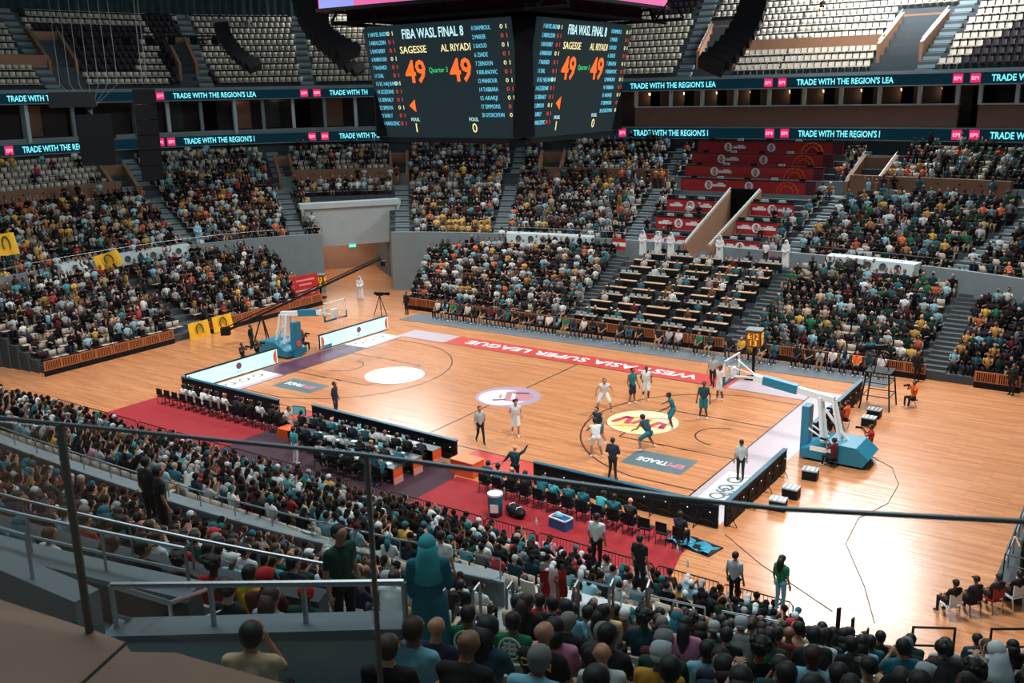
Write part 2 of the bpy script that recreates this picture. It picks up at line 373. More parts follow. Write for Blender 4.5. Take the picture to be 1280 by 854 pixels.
# near side (under and in front of the camera)
ROWS_N = [(.55+.87*i, 3.2+.5*i) for i in range(10)]                 # near side rows sit lower at the front
def near_s(f): return 1.7*min(1, max(0, (f+69)/16))                 # the parapet swings outward towards the corner
for p0, p1, k in ((-108, -61, 0), (-61, -57, 1), (-57, -46, 2)): stand('stand_lower_tier', step_prof(ROWS_N[k:], .87, 9.3, .5), p0, p1, M_CONCD, None)
stand('stand_cross_aisle', [(9.3, 7.4), (9.3, 7.95), (10.75, 7.95), (10.75, 7.4), (9.3, 7.4)], -108, -46, M_CONC, None)
stand('stand_middle_tier', PG, -108, -46, M_CONC, None)
def near_wall(p0, p1, d0, d1, z0, z1, step=1.2):
    mb = MB(); P = phs_between(p0, p1, 1, step)
    for f in P: e = near_s(f); mb.v += [bp(f, e+d0, z0), bp(f, e+d0, z1), bp(f, e+d1, z1), bp(f, e+d1, z0)]
    for i in range(len(P)-1):
        for j in range(4): mb.f.append((4*i+j, 4*i+(j+1) % 4, 4*i+4+(j+1) % 4, 4*i+4+j)); mb.m.append(0)
    n_ = len(mb.v); mb.f += [(0, 1, 2, 3), (n_-1, n_-2, n_-3, n_-4)]; mb.m += [0, 0]; return mb
struct(near_wall(-108, -68.4, 0, .3, 0, 4.15).build('wall_parapet', M_CONC)); struct(near_wall(-66.6, -46, 0, .3, 0, 4.15).build('wall_parapet', M_PANEL))
# floor-level retractable stands: straight flights of treads
LROWS = [(14.75+.87*i, .45+.36*i) for i in range(11)]
def flight(name, x0, x1, sgn=1, axis='y', d0=0., taper=(0, 0), mt=M_CONCD, n=11, off=0.):
    mb = MB()
    for i in range(n):
        y, z = LROWS[i]; y += off; e0, e1 = x0 + taper[0]*i, x1 + taper[1]*i
        if axis == 'y': mb.box(((e0+e1)/2, sgn*(y+.435), z/2), (e1-e0, .87, z))
        else: mb.box((sgn*(y+.435), (e0+e1)/2, z/2), (.87, e1-e0, z))
    return struct(mb.build(name, mt))
flight('stand_floor_block', -19.8, 24.5, 1, 'y', taper=(-.42, .2), n=10)
flight('stand_floor_block', -10.8, 11.2, -1, 'x', taper=(-.12, .28), n=10, off=12.0)
NROWS = [(15.55+.87*i, .16+.365*i) for i in range(10)]
mb = MB()
for i, (y, z) in enumerate(NROWS): mb.box(((-31+21.8+.28*i)/2, -(y+.435), z/2), (52.8+.28*i, .87, z))
struct(mb.build('stand_floor_block', M_CONC))
flight('stand_floor_block', -9.6, 2.0, 1, 'x', taper=(0, 0), off=10.9, n=6)
# brown retaining walls between the lower and middle tiers, dark gaps are vomitories
BROWN = [(170.6, 205), (129.2, 145.6), (95.6, 109.6), (70.0, 83.4), (50, 64.5)]
for p0, p1 in BROWN:
    o = struct(wallband(p0, p1, 10.35, 7.95, 9.55, .3).build('wall_middle', M_BROWN))
    for f in phs_between(p0+.6, p1-.6, 10.3, 1.55)[1:-1]:
        x, y = bp(f, 10.34); q = inward(x, y)
        MB().lathe([(.07, 0), (.07, .03)], (0, 0, 0), 8).build('wall_light', M_BLACK, o).matrix_local = Matrix.Translation((x, y, 9.15)) @ q.to_3d().to_track_quat('Z', 'Y').to_matrix().to_4x4()
for p0, p1 in ((83.4, 95.6),):
    struct(wallband(p0, p1, 10.55, 7.95, 9.0, .2).build('wall_middle', M_CONC))
ROWS_M = [(9.3, 8.05), (10.03, 8.5)]; MIDSPAN = [(147.8, 168.4), (110.0, 127.8)]
for p0, p1 in MIDSPAN: stand('stand_middle_step', step_prof(ROWS_M, .73, 10.76, 7.6), p0, p1, M_CONCD, None)
for p0, p1 in ((145.6, 147.8), (168.4, 170.6), (127.8, 129.2), (109.6, 110.0), (64.5, 70)): struct(wallband(p0, p1, 10.55, 7.95, 9.0, .2, .5).build('wall_middle', M_CONC))
def vomitory(f0, f1, s0, s1, z0, z1, mt=M_BROWN, sign=True, wing=True):
    """An opening in a tier: dark doorway with a lintel, side walls rising with the rows."""
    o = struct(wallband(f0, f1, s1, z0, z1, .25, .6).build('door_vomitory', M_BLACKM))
    wallband(f0, f1, s1-.06, z1-.75, z1+.15, .3, .6).build('lintel', mt, o)
    for f, e in ((f0, 1), (f1, -1)):
        mb = MB(); a = bp(f, s0); b = bp(f, s1+.2); d = Vector((b[0]-a[0], b[1]-a[1], 0)); n_ = Vector((-d.y, d.x, 0)).normalized()*.14
        za = z0 + 1.1
        P = [Vector((a[0], a[1], z0-.5)), Vector((b[0], b[1], z0-.5)), Vector((b[0], b[1], z1+.35)), Vector((a[0], a[1], za))]
        mb.quad([p+n_ for p in P]); mb.quad([p-n_ for p in P][::-1])
        for i in range(4): mb.quad([P[i]-n_, P[(i+1) % 4]-n_, P[(i+1) % 4]+n_, P[i]+n_])
        mb.build('side_wall', mt, o)
        if wing: MB().tube([P[3]+Vector((0, 0, .25)), P[2]+Vector((0, 0, .25))], .025, 6).build('handrail', M_STEEL, o)
    if sign:
        x, y = bp((f0+f1)/2, s1-.12); q = inward(x, y)
        g = MB().box((0, 0, 0), (.55, .05, .22)).build('exit_sign', M_GREENTXT, o)
        g.matrix_local = Matrix.Translation((x, y, z1-.95)) @ q.to_3d().to_track_quat('Y', 'Z').to_matrix().to_4x4()
    return o
VOMS = [(107.2, 109.9), (81.2, 83.6), (128.0, 130.4), (168.6, 171.4), (145.4, 147.6), (65.6, 67.8)]
for f0, f1 in VOMS: vomitory(f0, f1, 10.2, 13.0, 7.95, 10.6)
VOMU = [(92.6, 95.2, 17.4, 21.6, 18.3, 21.6), (81.9, 84.8, 17.4, 21.6, 18.3, 21.6), (170.2, 172.9, 18.2, 22.0, 18.6, 22.2), (156.2, 158.4, 17.4, 21.8, 18.4, 21.9)]
for f0, f1, s0, s1, z0, z1 in VOMU: vomitory(f0, f1, s0, s1, z0, z1)
for p0, p1 in ((84.8, 92.6), (172.9, 190)): struct(wallband(p0, p1, 18.35, 18.5, 20.15, .3).build('wall_upper', M_BROWN))
# centre passage between the two halves of the commentary section
for f, nm in ((VOM0, 'wall_passage'), (VOM1, 'wall_passage')):
    mb = MB(); a = bp(f, -.7); b = bp(f, 8.2); d = Vector((b[0]-a[0], b[1]-a[1], 0)); n_ = Vector((-d.y, d.x, 0)).normalized()*.16
    P = [Vector((a[0], a[1], 3.2)), Vector((b[0], b[1], 3.2)), Vector((b[0], b[1], 8.35)), Vector((a[0], a[1], 5.15))]
    mb.quad([p+n_ for p in P]); mb.quad([p-n_ for p in P][::-1])
    for i in range(4): mb.quad([P[i]-n_, P[(i+1) % 4]-n_, P[(i+1) % 4]+n_, P[i]+n_])
    w_ = struct(mb.build(nm, M_TAN)); MB().tube([P[3]+Vector((0, 0, .06)), P[2]+Vector((0, 0, .06))], .07, 6).build('coping', M_PANEL, w_)
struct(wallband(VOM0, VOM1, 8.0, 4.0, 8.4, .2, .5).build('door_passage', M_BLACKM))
struct(sweep(MB(), [(-.6, 3.9), (-.6, 4.1), (8, 4.1), (8, 3.9), (-.6, 3.9)], VOM0, VOM1, 0, .6).build('floor_passage', M_CONCD))
# pale louvred ventilation boxes along the parapet, with round outlets
for p0, p1 in ((99.4, 111.4), (68.2, 78.0), (169.2, 187.0)):
    o = struct(sweep(MB(), [(-.75, 4.35), (-.55, 5.12), (.1, 5.2), (.1, 4.35), (-.75, 4.35)], p0, p1, 0, 1.2, 0).build('wall_vent_box', M_PANEL))
    for f in phs_between(p0, p1, -.6, 1.05)[1:-1]:
        x, y = bp(f, -.66); q = inward(x, y)
        v = MB().lathe([(.20, 0), (.24, .03), (.24, .05), (.17, .05), (.15, .01)], (0, 0, 0), 12).build('vent_outlet', M_CONCD, o)
        v.matrix_local = Matrix.Translation((x, y, 4.78)) @ Vector((q.x, q.y, .26)).to_track_quat('Z', 'Y').to_matrix().to_4x4()
# white-capped rail along the parapet
def curved_rail(pts, posts, z_base, name='guard_rail', label=None, mt=M_STEEL, r=.025, mid=False):
    o = struct(MB().tube(pts, r, 6).build(name, mt))
    if mid: MB().tube([(p[0], p[1], p[2]-.35) for p in pts], r*.8, 5).build('rail_bar', mt, o)
    for p in posts: MB().tube([(p[0], p[1], z_base(p)), (p[0], p[1], p[2])], r*.9, 5).build('rail_post', mt, o)
    return o
for p0, p1 in ((52, VOM0), (VOM1, PORT0), (PORT1, 200)):
    P = [bp(f, .12, 5.55) for f in phs_between(p0, p1, .1, 2.)]; curved_rail(P, P[::1], lambda p: 5.0, mt=M_DSTEEL)
# corner tunnel: grey canted panel above a timber-lined opening
tl, tr = Vector((-33.4, 18.4, 0)), Vector((-29.4, 23.9, 0)); td = (tr-tl); tn = Vector((td.y, -td.x, 0)).normalized(); tb = -tn*7
mb = MB()
for a in (tl, tr):                                             # jambs
    e = -1 if a is tl else 1; q = a + td.normalized()*e*.35
    mb.box((q.x + tb.x*.4, q.y + tb.y*.4, 2.6), (.7, 7.0, 5.2), math.atan2(td.y, td.x))
tun = struct(mb.build('wall_tunnel_jamb', M_CONC))
struct(MB().quad([tl+tb+Vector((0, 0, 0)), tr+tb, tr+tb+Vector((0, 0, 3.6)), tl+tb+Vector((0, 0, 3.6))]).quad([tl+tb, tl, tl+Vector((0, 0, 3.4)), tl+tb+Vector((0, 0, 3.4))]).quad([tr, tr+tb, tr+tb+Vector((0, 0, 3.4)), tr+Vector((0, 0, 3.4))]).build('wall_tunnel', M_TAN))
P0, P1 = tl - td.normalized()*.2, tr + td.normalized()*.2; U = Vector((0, 0, 1))
can = MB(); q0, q1 = tl - td.normalized()*.9 + tn*.5, tr + td.normalized()*.9 + tn*.5
pts = [P0+U*3.3, P1+U*3.3, q1+U*6.75, q0+U*6.75]; bk = [p - tn*1.2 for p in pts]
can.quad(pts); can.quad(bk[::-1])
for i in range(4): can.quad([pts[i], bk[i], bk[(i+1) % 4], pts[(i+1) % 4]])
cano = struct(can.build('wall_tunnel_canopy', M_PANEL))
MB().box(tuple((q0+q1)/2 + U*6.95 - tn*.5), ((q1-q0).length+.3, 1.3, .45), math.atan2(td.y, td.x)).build('canopy_cap', M_PANEL, cano)
for a, b in ((P0, q0), (P1, q1)): MB().tube([a+U*.0+tn*.1, a+U*3.3+tn*.1, b+U*6.8+tn*.05], .14, 6).build('canopy_edge', M_PANEL, cano)
for k_ in (2.2, 5):
    l = bpy.data.lights.new('tunnel_lamp', 'AREA'); l.size = 4.5; l.energy = 120; l.color = (1, .88, .76); lo = bpy.data.objects.new('tunnel_lamp_light', l); C.objects.link(lo); lo.location = (tl+tr)/2 - tn*k_ + U*3.3
e = MB().box(tuple((P0+P1)/2 + U*3.2 + tn*.1), (.6, .05, .22), math.atan2(td.y, td.x)).build('exit_sign', M_GREENTXT, cano)
# radial stair flights, each tread its own step
AISLES = [167.6, 147.9, 128.9, 113.0, 95.9, 83.2, 65.8, 192.4, -67.4, -84.0, -96.0, -53.0]
def stairs(f, rows, dep, wid, mt, label=None):
    mb = MB()
    for i, (s, z) in enumerate(rows):
        for k_ in (0, 1):
            x, y = bp(f, s + dep*(.25+.5*k_)); q = inward(x, y); rise = (rows[1][1]-rows[0][1])/2
            mb.box((x, y, z + rise*k_ + .03 - .1), (wid, dep*.5, .26), math.atan2(q.y, q.x)+math.pi/2)
    return struct(mb.build('stair_flight', mt))
for f in AISLES: stairs(f, ROWS_N if f < 0 else ROWS_F, .87, 1.25, M_CONC)
for f in (113.0, 95.9, 84.6, 65.0, 167.6, 147.9, 192.4, -66.9): stairs(f-.3, ROWS_G, .85, 1.1, M_CONC)
for f in (96.0, 81.0, 155.5, 173.8, 141.5, 110): stairs(f, ROWS_U, .8, 1.3, M_CONC)
for x in (-5.0, 7.3, 18.9):                                     # stairs of the far floor block
    mb = MB()
    for i in range(10):
        y, z = LROWS[i]
        for k_ in (0, 1): mb.box((x + .06*i*(x < 0)*-1 + .04*i*(x > 0), y+.22+.43*k_, z+.18*k_-.05), (1.25, .43, .26))
    struct(mb.build('stair_flight', M_CONCD))
# ------------------------------------------------------------------ suites, LED ribbons, upper level
M_LED = mat('led_ribbon_face', (.004, .008, .01), .5, emit=srgb(3, 36, 48), es=.9, spec=.1)
M_LEDTXT = mat('led_cyan_text', (.1, .3, .35), .4, emit=srgb(120, 232, 246), es=1.15)
M_LEDPINK = mat('led_pink_square', (.3, .02, .1), .4, emit=srgb(222, 36, 96), es=1.0)
M_LEDPALE = mat('led_pale_text', (.3, .2, .3), .4, emit=srgb(255, 190, 215), es=1.0)
M_GLASS = bpy.data.materials.new('clear_glass'); M_GLASS.use_nodes = True
def glassy(a, tint, k):
    nt = a.node_tree; N, L = nt.nodes, nt.links; N.remove(N['Principled BSDF'])
    t = N.new('ShaderNodeBsdfTransparent'); t.inputs[0].default_value = (*tint, 1); g = N.new('ShaderNodeBsdfGlossy'); g.inputs['Roughness'].default_value = .02
    fr = N.new('ShaderNodeFresnel'); fr.inputs[0].default_value = 1.35; mm = N.new('ShaderNodeMath'); mm.operation = 'MULTIPLY'; mm.inputs[1].default_value = k
    mx = N.new('ShaderNodeMixShader'); L.new(fr.outputs[0], mm.inputs[0]); L.new(mm.outputs[0], mx.inputs[0]); L.new(t.outputs[0], mx.inputs[1]); L.new(g.outputs[0], mx.inputs[2]); L.new(mx.outputs[0], N['Material Output'].inputs[0])
glassy(M_GLASS, (.985, .995, .995), .2)
def bent(me, f0, s, z, name, parent, h):
    """wrap a flat lettering mesh round the ribbon so that it follows its curve"""
    n = len(me.vertices); co = np.empty(n*3); me.vertices.foreach_get('co', co); co = co.reshape(-1, 3); a0 = arc_of(f0, s)
    out = np.empty_like(co)
    for i, (x, y, t) in enumerate(co):
        X, Y = bp(ph_of(a0 - x, s), s - .02 - t); out[i] = (X, Y, z + y)
    m2 = me.copy(); m2.vertices.foreach_set('co', out.ravel()); m2.update(); return put(m2, name, parent)
def ribbon(s, z0, z1, words, squares, label, gaps):
    root = thing('led_ribbon', label, 'LED ribbon')
    for p0, p1 in gaps:
        wallband(p0, p1, s, z0, z1, .35).build('screen', M_LED, root)
        wallband(p0, p1, s-.05, z1, z1+.09, .5).build('trim', M_CONC, root); wallband(p0, p1, s-.05, z0-.09, z0, .5).build('trim', M_CONC, root)
    hgt = z1-z0
    for f, f1, body in words:
        me = text_mesh(body, 1., 'LEFT', .004, .02); co = np.empty(len(me.vertices)*3); me.vertices.foreach_get('co', co); co = co.reshape(-1, 3)
        wd = arc_of(f, s)-arc_of(f1, s); co[:, 0] *= wd/co[:, 0].max(); co[:, 1] *= .82*hgt; me.vertices.foreach_set('co', co.ravel()); me.materials.clear(); me.materials.append(M_LEDTXT)
        bent(me, f, s, z0+.22*hgt, 'lettering', root, hgt)
    for f in squares:
        a = arc_of(f, s); d = .36
        wallband(ph_of(a-d, s), ph_of(a+d, s), s-.02, z0+.1*hgt, z1-.06*hgt, .03, .2).build('pink_square', M_LEDPINK, root)
        me = text_mesh('EPI', 1., 'CENTER', .004, .02); co = np.empty(len(me.vertices)*3); me.vertices.foreach_get('co', co); co = co.reshape(-1, 3)
        co[:, 0] *= .5/np.ptp(co[:, 0]); co[:, 1] *= .45*hgt; me.vertices.foreach_set('co', co.ravel()); me.materials.clear(); me.materials.append(M_LEDPALE)
        bent(me, f, s-.03, z0+.36*hgt, 'lettering', root, hgt)
    return root
T = "TRADE WITH THE REGION'S LEA"
ribbon(15.0, 16.12, 16.92, [(178.5, 172.2, 'TRADE WITH THE REGIO'), (160.5, 149.1, T), (138.6, 133.2, 'TRADE WITH TH'), (126, 112, T), (100.57, 93.19, T), (88.97, 82.68, T), (75.41, 66, T), (196, 184, T)],
       [162.2, 142.25, 140.42, 90.14, 89.68, 77.95, 76.63, 128, 110], 'upper LED ribbon under the upper tier, cyan words on dark teal', [(50, 205)])
ribbon(15.3, 11.95, 12.82, [(177.75, 170.1, "TRADE WITH THE REGION'S I"), (159.57, 149.8, "TRADE WITH THE REGION'S I"), (137.59, 131.75, 'TRADE WITH THE'), (124, 112, T), (100.28, 93.74, "TRADE WITH THE REGION'S I"), (88.82, 83.49, "TRADE WITH THE REGION'S I"), (75.26, 66, T), (196, 184, T)],
       [178.76, 162.72, 161.27, 141.51, 139.66, 101.39, 90.08, 89.52, 77.82, 76.47, 127], 'lower LED ribbon under the suites, cyan words on dark teal', [(50, 205)])
# far side suites: brown balcony front, posts, panes, lit rooms behind
SUITE = [(78.0, 100.2), (56, 76.5)]
for p0, p1 in SUITE:
    o = struct(wallband(p0, p1, 15.5, 12.9, 14.6, .3).build('wall_suite_front', M_BROWN2)); wallband(p0, p1, 15.42, 14.6, 14.7, .45).build('coping', M_PANEL, o)
POSTS = [100.1, 96.9, 94.31, 91.93, 90.15, 88.65, 86.41, 83.81, 80.94, 78.1]
struct(wallband(50, 205, 18.2, 12.6, 17.0, .2, 2).build('wall_suite_back', mat('suite_back_wall', srgb(58, 50, 48), .8)))
struct(sweep(MB(), [(15.4, 12.82), (15.4, 12.92), (18.3, 12.92), (18.3, 12.82), (15.4, 12.82)], 50, 205).build('floor_suite', M_CONCD))
struct(sweep(MB(), [(15.1, 16.92), (15.1, 17.2), (18.3, 17.2), (18.3, 16.92), (15.1, 16.92)], 50, 205).build('ceiling_suite', M_CONC))
struct(wallband(50, 205, 15.6, 10.2, 12.0, .3, 2).build('wall_middle_back', M_CONCD))
for i, f in enumerate(POSTS + [76.4, 73.6, 70.8, 68]):
    x, y = bp(f, 15.55); q = inward(x, y); struct(MB().box((x, y, 15.4), (.28, .28, 1.5), math.atan2(q.y, q.x)).build('trim_%d' % (i+1), M_PANEL))
for i in range(len(POSTS)-1):
    f0, f1 = POSTS[i], POSTS[i+1]; a = bp(f0, 15.6); b = bp(f1, 15.6); fm = (f0+f1)/2
    wv = struct(wallband(f1+.02, f0-.02, 15.6, 14.7, 16.1, .03, .8).build('window_%d' % (i+1), M_GLASS))
    for k_ in (.4,):
        f = f0 + (f1-f0)*k_; x, y = bp(f, 17.6); q = inward(x, y)
        MB().box((x, y, 15.0), (.9, .12, 3.1), math.atan2(q.y, q.x)+math.pi/2).build('partition', M_BLACKM, wv)
    f = f0 + (f1-f0)*.22; x, y = bp(f, 18.0); q = inward(x, y)
    MB().lathe([(.09, -.1), (.15, .12)], (x, y, 15.75), 8).build('wall_lamp', M_WARM, wv)
    l = bpy.data.lights.new('wall_lamp', 'POINT'); l.energy = 22; l.color = (1, .62, .32); l.shadow_soft_size = .1
    lo = bpy.data.objects.new('wall_lamp_light', l); C.objects.link(lo); lo.location = (x+q.x*.35, y+q.y*.35, 15.6)
# the recess at the right of the far suites and open loges on the left side
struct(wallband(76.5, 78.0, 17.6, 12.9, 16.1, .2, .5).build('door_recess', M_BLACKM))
for i, f in enumerate((165.4, 161.2, 156.8, 152.2, 148.2, 143.9, 139.4, 135, 172.5, 177.0, 181)):
    x, y = bp(f, 15.7); q = inward(x, y); o = struct(MB().box((x, y, 14.5), (.35 if i % 3 else .8, .3, 3.2), math.atan2(q.y, q.x)).build('trim_%d' % (i+40), M_PANEL if i % 2 else M_CONC))
    x, y = bp(f-1.6, 18.0); q = inward(x, y); MB().box((x, y, 14.6), (.15, 1.6, 2.6), math.atan2(q.y, q.x)).build('loge_panel', [M_TAN, M_CONCD, M_BLACKM][i % 3], o)
for f in (163.6, 151, 146):
    x, y = bp(f, 17.8); l = bpy.data.lights.new('loge_lamp', 'POINT'); l.energy = 10; l.color = (1, .8, .6); lo = bpy.data.objects.new('loge_lamp_light', l); C.objects.link(lo); lo.location = (x, y, 16.3)
for p0, p1 in ((130, 168), (169, 200)): struct(wallband(p0, p1, 15.45, 12.9, 13.25, .15).build('wall_loge_front', M_CONC))
# curtain closing off the top rows on the left
mb = MB(); P = phs_between(136.4, 185, 25, .22); k = 0
for i, f in enumerate(P):
    s = 25.2 + .09*math.sin(i*1.7) + .05*math.sin(i*.53); mb.v += [bp(f, s, 23.75), bp(f, s, 31)]
for i in range(len(P)-1): mb.f.append((2*i, 2*i+2, 2*i+3, 2*i+1)); mb.m.append(0)
cur = tag(mb.build('curtain', M_CURT, smooth=True), 'dark teal drape hanging across the top of the upper tier at upper left', 'curtain')
wallband(136.4, 185, 25.1, 23.6, 23.8, .25).build('hem', M_BLACKM, cur)
# ------------------------------------------------------------------ scoreboard
M_SCR = mat('scoreboard_screen', (.008, .012, .014), .5, emit=srgb(30, 44, 48), es=.8, spec=.1)
M_TWHITE = mat('led_white_text', (.2, .2, .2), .4, emit=srgb(190, 238, 245), es=1.1)
M_TCREAM = mat('led_cream_text', (.2, .2, .1), .4, emit=srgb(250, 232, 165), es=1.1)
M_TORANGE = mat('led_orange_text', (.3, .1, .02), .4, emit=srgb(255, 92, 30), es=1.35)
M_TGREEN = mat('led_green_text', (.05, .3, .1), .4, emit=srgb(60, 190, 110), es=1.0)
M_TRED = mat('led_red_text', (.3, .05, .02), .4, emit=srgb(220, 60, 50), es=.9)
M_TBLUE = mat('led_blue_text', (.05, .2, .3), .4, emit=srgb(105, 205, 235), es=1.0)
M_RING = mat('led_ring_screen', (.3, .1, .2), .4, emit=srgb(228, 96, 160), es=.95)
M_RINGB = mat('led_ring_screen_blue', (.1, .1, .3), .4, emit=srgb(150, 160, 240), es=.95)
sb = thing('scoreboard', 'huge four-sided hanging scoreboard showing 49 to 49 above the court', 'scoreboard', (-.2, .15, 0))
NAMES_L = ['1 HAYEL BADRI', '3 ABDULZDIN', '5 KHOUEIRY', '6 MARROUSH', '7 RASHIDI', '11 DAL', '13 EL HAJ BARDI', '14 EZZEDINE', '15 SERHALY', '22 SIMSON', '33 EARLY', '55 MARDZEVIC']
NAMES_R = ['0 DIAMBOUL', '2 MAKER', '5 SAOUD', '6 ZIADE', '7 ZEINOUN', '9 RIKANOVIC', '12 MANSOUR', '14 TABBARA', '15 ARAKJI', '17 SIMMONS', '20 GYOKCHYAN']
Z0, Z1, HW, YB, YT = 14.15, 19.36, 4.2, 4.4, 5.3
hang = math.atan2(YT-YB, Z1-Z0); FH = math.hypot(YT-YB, Z1-Z0)
for k in range(4):
    q = Matrix.Rotation(k*math.pi/2, 4, 'Z')
    base = q @ Matrix.Translation((-HW, -YB, Z0)) @ Matrix.Rotation(math.pi/2 + hang, 4, 'X')   # local x right, y up, z out of the face
    scr = MB().box((HW, FH/2, -.15), (2*HW, FH, .3)).build('screen', M_SCR, sb); scr.matrix_local = base
    MB().box((HW, -.12, -.2), (2*HW+.3, .24, .5)).build('screen_frame', M_BLACK, scr)
    if k > 1: continue
    def at(u, v, z=.012): return Matrix.Translation((u*2*HW, (1-v)*FH, z))
    text('FIBA WASL FINAL 8', .62, at(.49, .12), M_TWHITE, scr, width=3.6, bold=.01)
    text('SAGESSE', .46, at(.34, .245), M_TCREAM, scr, width=1.6, bold=.005); text('AL RIYADI', .46, at(.64, .245), M_TCREAM, scr, width=1.7, bold=.005)
    for u in (.335, .655): text('49', 1.45, at(u, .50), M_TORANGE, scr, width=1.25, bold=.02)
    text('Quarter 3', .34, at(.50, .42), M_TGREEN, scr, width=1.1)
    text('FOUL', .24, at(.28, .85), M_TWHITE, scr, width=.52); text('FOUL', .24, at(.70, .85), M_TWHITE, scr, width=.52)
    text('1', .62, at(.28, .95), M_TCREAM, scr); text('0', .62, at(.70, .95), M_TCREAM, scr)
    tri = MB().prism([(.25*2*HW, 0), (.295*2*HW, -.3), (.295*2*HW, .3)], 0, .012).build('arrow', M_TORANGE, scr); tri.matrix_local = Matrix.Translation((0, (1-.71)*FH, 0))
    for i, nm in enumerate(NAMES_L):
        v = .085 + i*.073; text(nm, .27, at(.02, v), M_TBLUE, scr, 'LEFT', width=.095*len(nm)); text('0 1', .27, at(.165, v), M_TRED if i % 3 else M_TCREAM, scr, 'LEFT', width=.35)
    for i, nm in enumerate(NAMES_R):
        v = .085 + i*.073; text(nm, .27, at(.76, v), M_TBLUE, scr, 'LEFT', width=.105*len(nm)); text('0 1', .27, at(.945, v), M_TRED if i % 2 else M_TCREAM, scr, 'LEFT', width=.35)
for k in range(4):
    a = math.pi/2*k + math.pi/4; MB().box((math.cos(a)*6.1, math.sin(a)*6.1, 16.8), (.5, .9, 5.2), a).build('corner_frame', M_BLACKM, sb)
MB().box((0, 0, 16.7), (8.0, 8.0, 4.8)).build('core', M_BLACKM, sb)
mb = MB()
for i in range(9):
    t = -6+1.5*i
    for s in (-1, 1):
        mb.tube([(t, s*5.6, 19.7), (t+.75, s*5.6, 20.6), (t+1.5, s*5.6, 19.7)], .06, 5); mb.tube([(s*5.6, t, 19.7), (s*5.6, t+.75, 20.6), (s*5.6, t+1.5, 19.7)], .06, 5)
for s in (-1, 1): mb.tube([(-6, s*5.6, 19.6), (7.5, s*5.6, 19.6)], .09, 6); mb.tube([(s*5.6, -6, 19.6), (s*5.6, 7.5, 19.6)], .09, 6)
mb.box((0, 0, 20.0), (10.6, 10.6, .6)).build('truss', M_BLACKM, sb)
for k in range(4):
    q = Matrix.Rotation(k*math.pi/2, 4, 'Z'); r_ = MB().box((0, -6.2, 21.6), (12.2, .3, 2.7)).build('ring_screen', M_RING, sb); r_.matrix_local = q
    MB().box((0, -6.22, 20.21), (12.5, .4, .14)).build('ring_frame', M_BLACK, r_); MB().box((-4.9, -6.36, 21.2), (2.2, .03, 1.9)).build('ring_graphic', M_RINGB, r_)
for sx in (-4, 4):
    for sy in (-4, 4): MB().tube([(sx, sy, 20), (sx, sy, 34)], .05, 5).build('hanging_cable', M_BLACK, sb)

# ------------------------------------------------------------------ hanging line-array speakers
def line_array(pts, w_, d_, label, rz=0.):
    root = thing('line_array_speaker', label, 'speaker', tuple(pts[0]))
    P = [Vector(p)-Vector(pts[0]) for p in pts]
    for i in range(len(P)-1):
        c = (P[i]+P[i+1])/2; t = (P[i+1]-P[i]); y = Vector((math.cos(rz), math.sin(rz), 0)); x = y.cross(t).normalized()
        M = Matrix((y, x, t.normalized())).transposed().to_4x4(); M.translation = c
        o = MB().box((0, 0, 0), (w_, d_, t.length*.97)).box((0, d_*.5, 0), (w_*.9, .04, t.length*.8)).build('speaker_cabinet', M_BLACK, root); o.matrix_local = M
    MB().tube([P[0], P[0]+Vector((0, 0, 12))], .04, 5).build('hanging_cable', M_BLACK, root)
    MB().box((0, 0, .15), (w_*1.1, d_*1.3, .18), rz).build('rigging_frame', M_DSTEEL, root)
    return root
def curve3(a, b, c, n):
    a, b, c = Vector(a), Vector(b), Vector(c); return [a*(1-t)**2 + 2*b*t*(1-t) + c*t*t for t in [i/n for i in range(n+1)]]
line_array(curve3((-18.7, 5.0, 23.2), (-18.8, 4.8, 20.0), (-15.8, 6.0, 18.75), 12), 1.5, 1.0, 'large curved black line array hanging left of the scoreboard', .96)
line_array(curve3((-20.2, 8.0, 21.8), (-20.4, 7.8, 18.6), (-18.2, 9.4, 17.8), 10), .8, .7, 'slimmer black line array hanging just behind the large curved one', .96)
line_array(curve3((-29.8, 7.3, 21.5), (-29.5, 7.5, 19.4), (-27.3, 8.2, 18.3), 9), 1.0, .75, 'thin curved black line array below the teal drape at upper left', .96)
line_array(curve3((5.2, 21.5, 23.6), (5.3, 21.3, 19.4), (3.0, 19.0, 17.5), 12), 1.7, 1.0, 'curved black line array hanging right of the scoreboard', .25)
# black subwoofer column with its rigging at the far left
sc = thing('speaker_column', 'tall black speaker column with rigging cables hanging at left', 'speaker', (-24.2, -3.7, 0))
for i in range(6): MB().box((0, 0, 11.8+.92*i), (1.3, 1.5, .88), .95).build('speaker_cabinet', M_BLACKM, sc)
MB().box((-2.1, -2.2, 13.9), (1.9, 1.9, 3.0), .95).build('amplifier_rack', M_BLACKM, sc); MB().box((-3.0, -2.9, 16.3), (2.6, .9, .9), .95).build('junction_box', M_BLACK, sc)
mb = MB()
for i in range(7):
    mb.tube([(-3.4+.5*i, -3.4+.3*i, 30), (-3.3+.45*i, -3.4+.35*i, 17.2), (-2.2, -2.2, 15.4+.05*i)], .022, 4)
for i in range(2): mb.tube([(0, .3*i, 17.3), (0, .3*i, 30)], .03, 4)
mb.build('hanging_cable', mat('grey_cable', (.09, .1, .11), .6), sc)
lb = thing('lighting_bar', 'dark bar of small stage lights hanging at upper left', 'stage light', (-27.5, -.5, 20.2))
MB().tube([(-3, -3.5, 0), (3, 3.5, 0)], .06, 6).build('truss_bar', M_BLACK, lb)
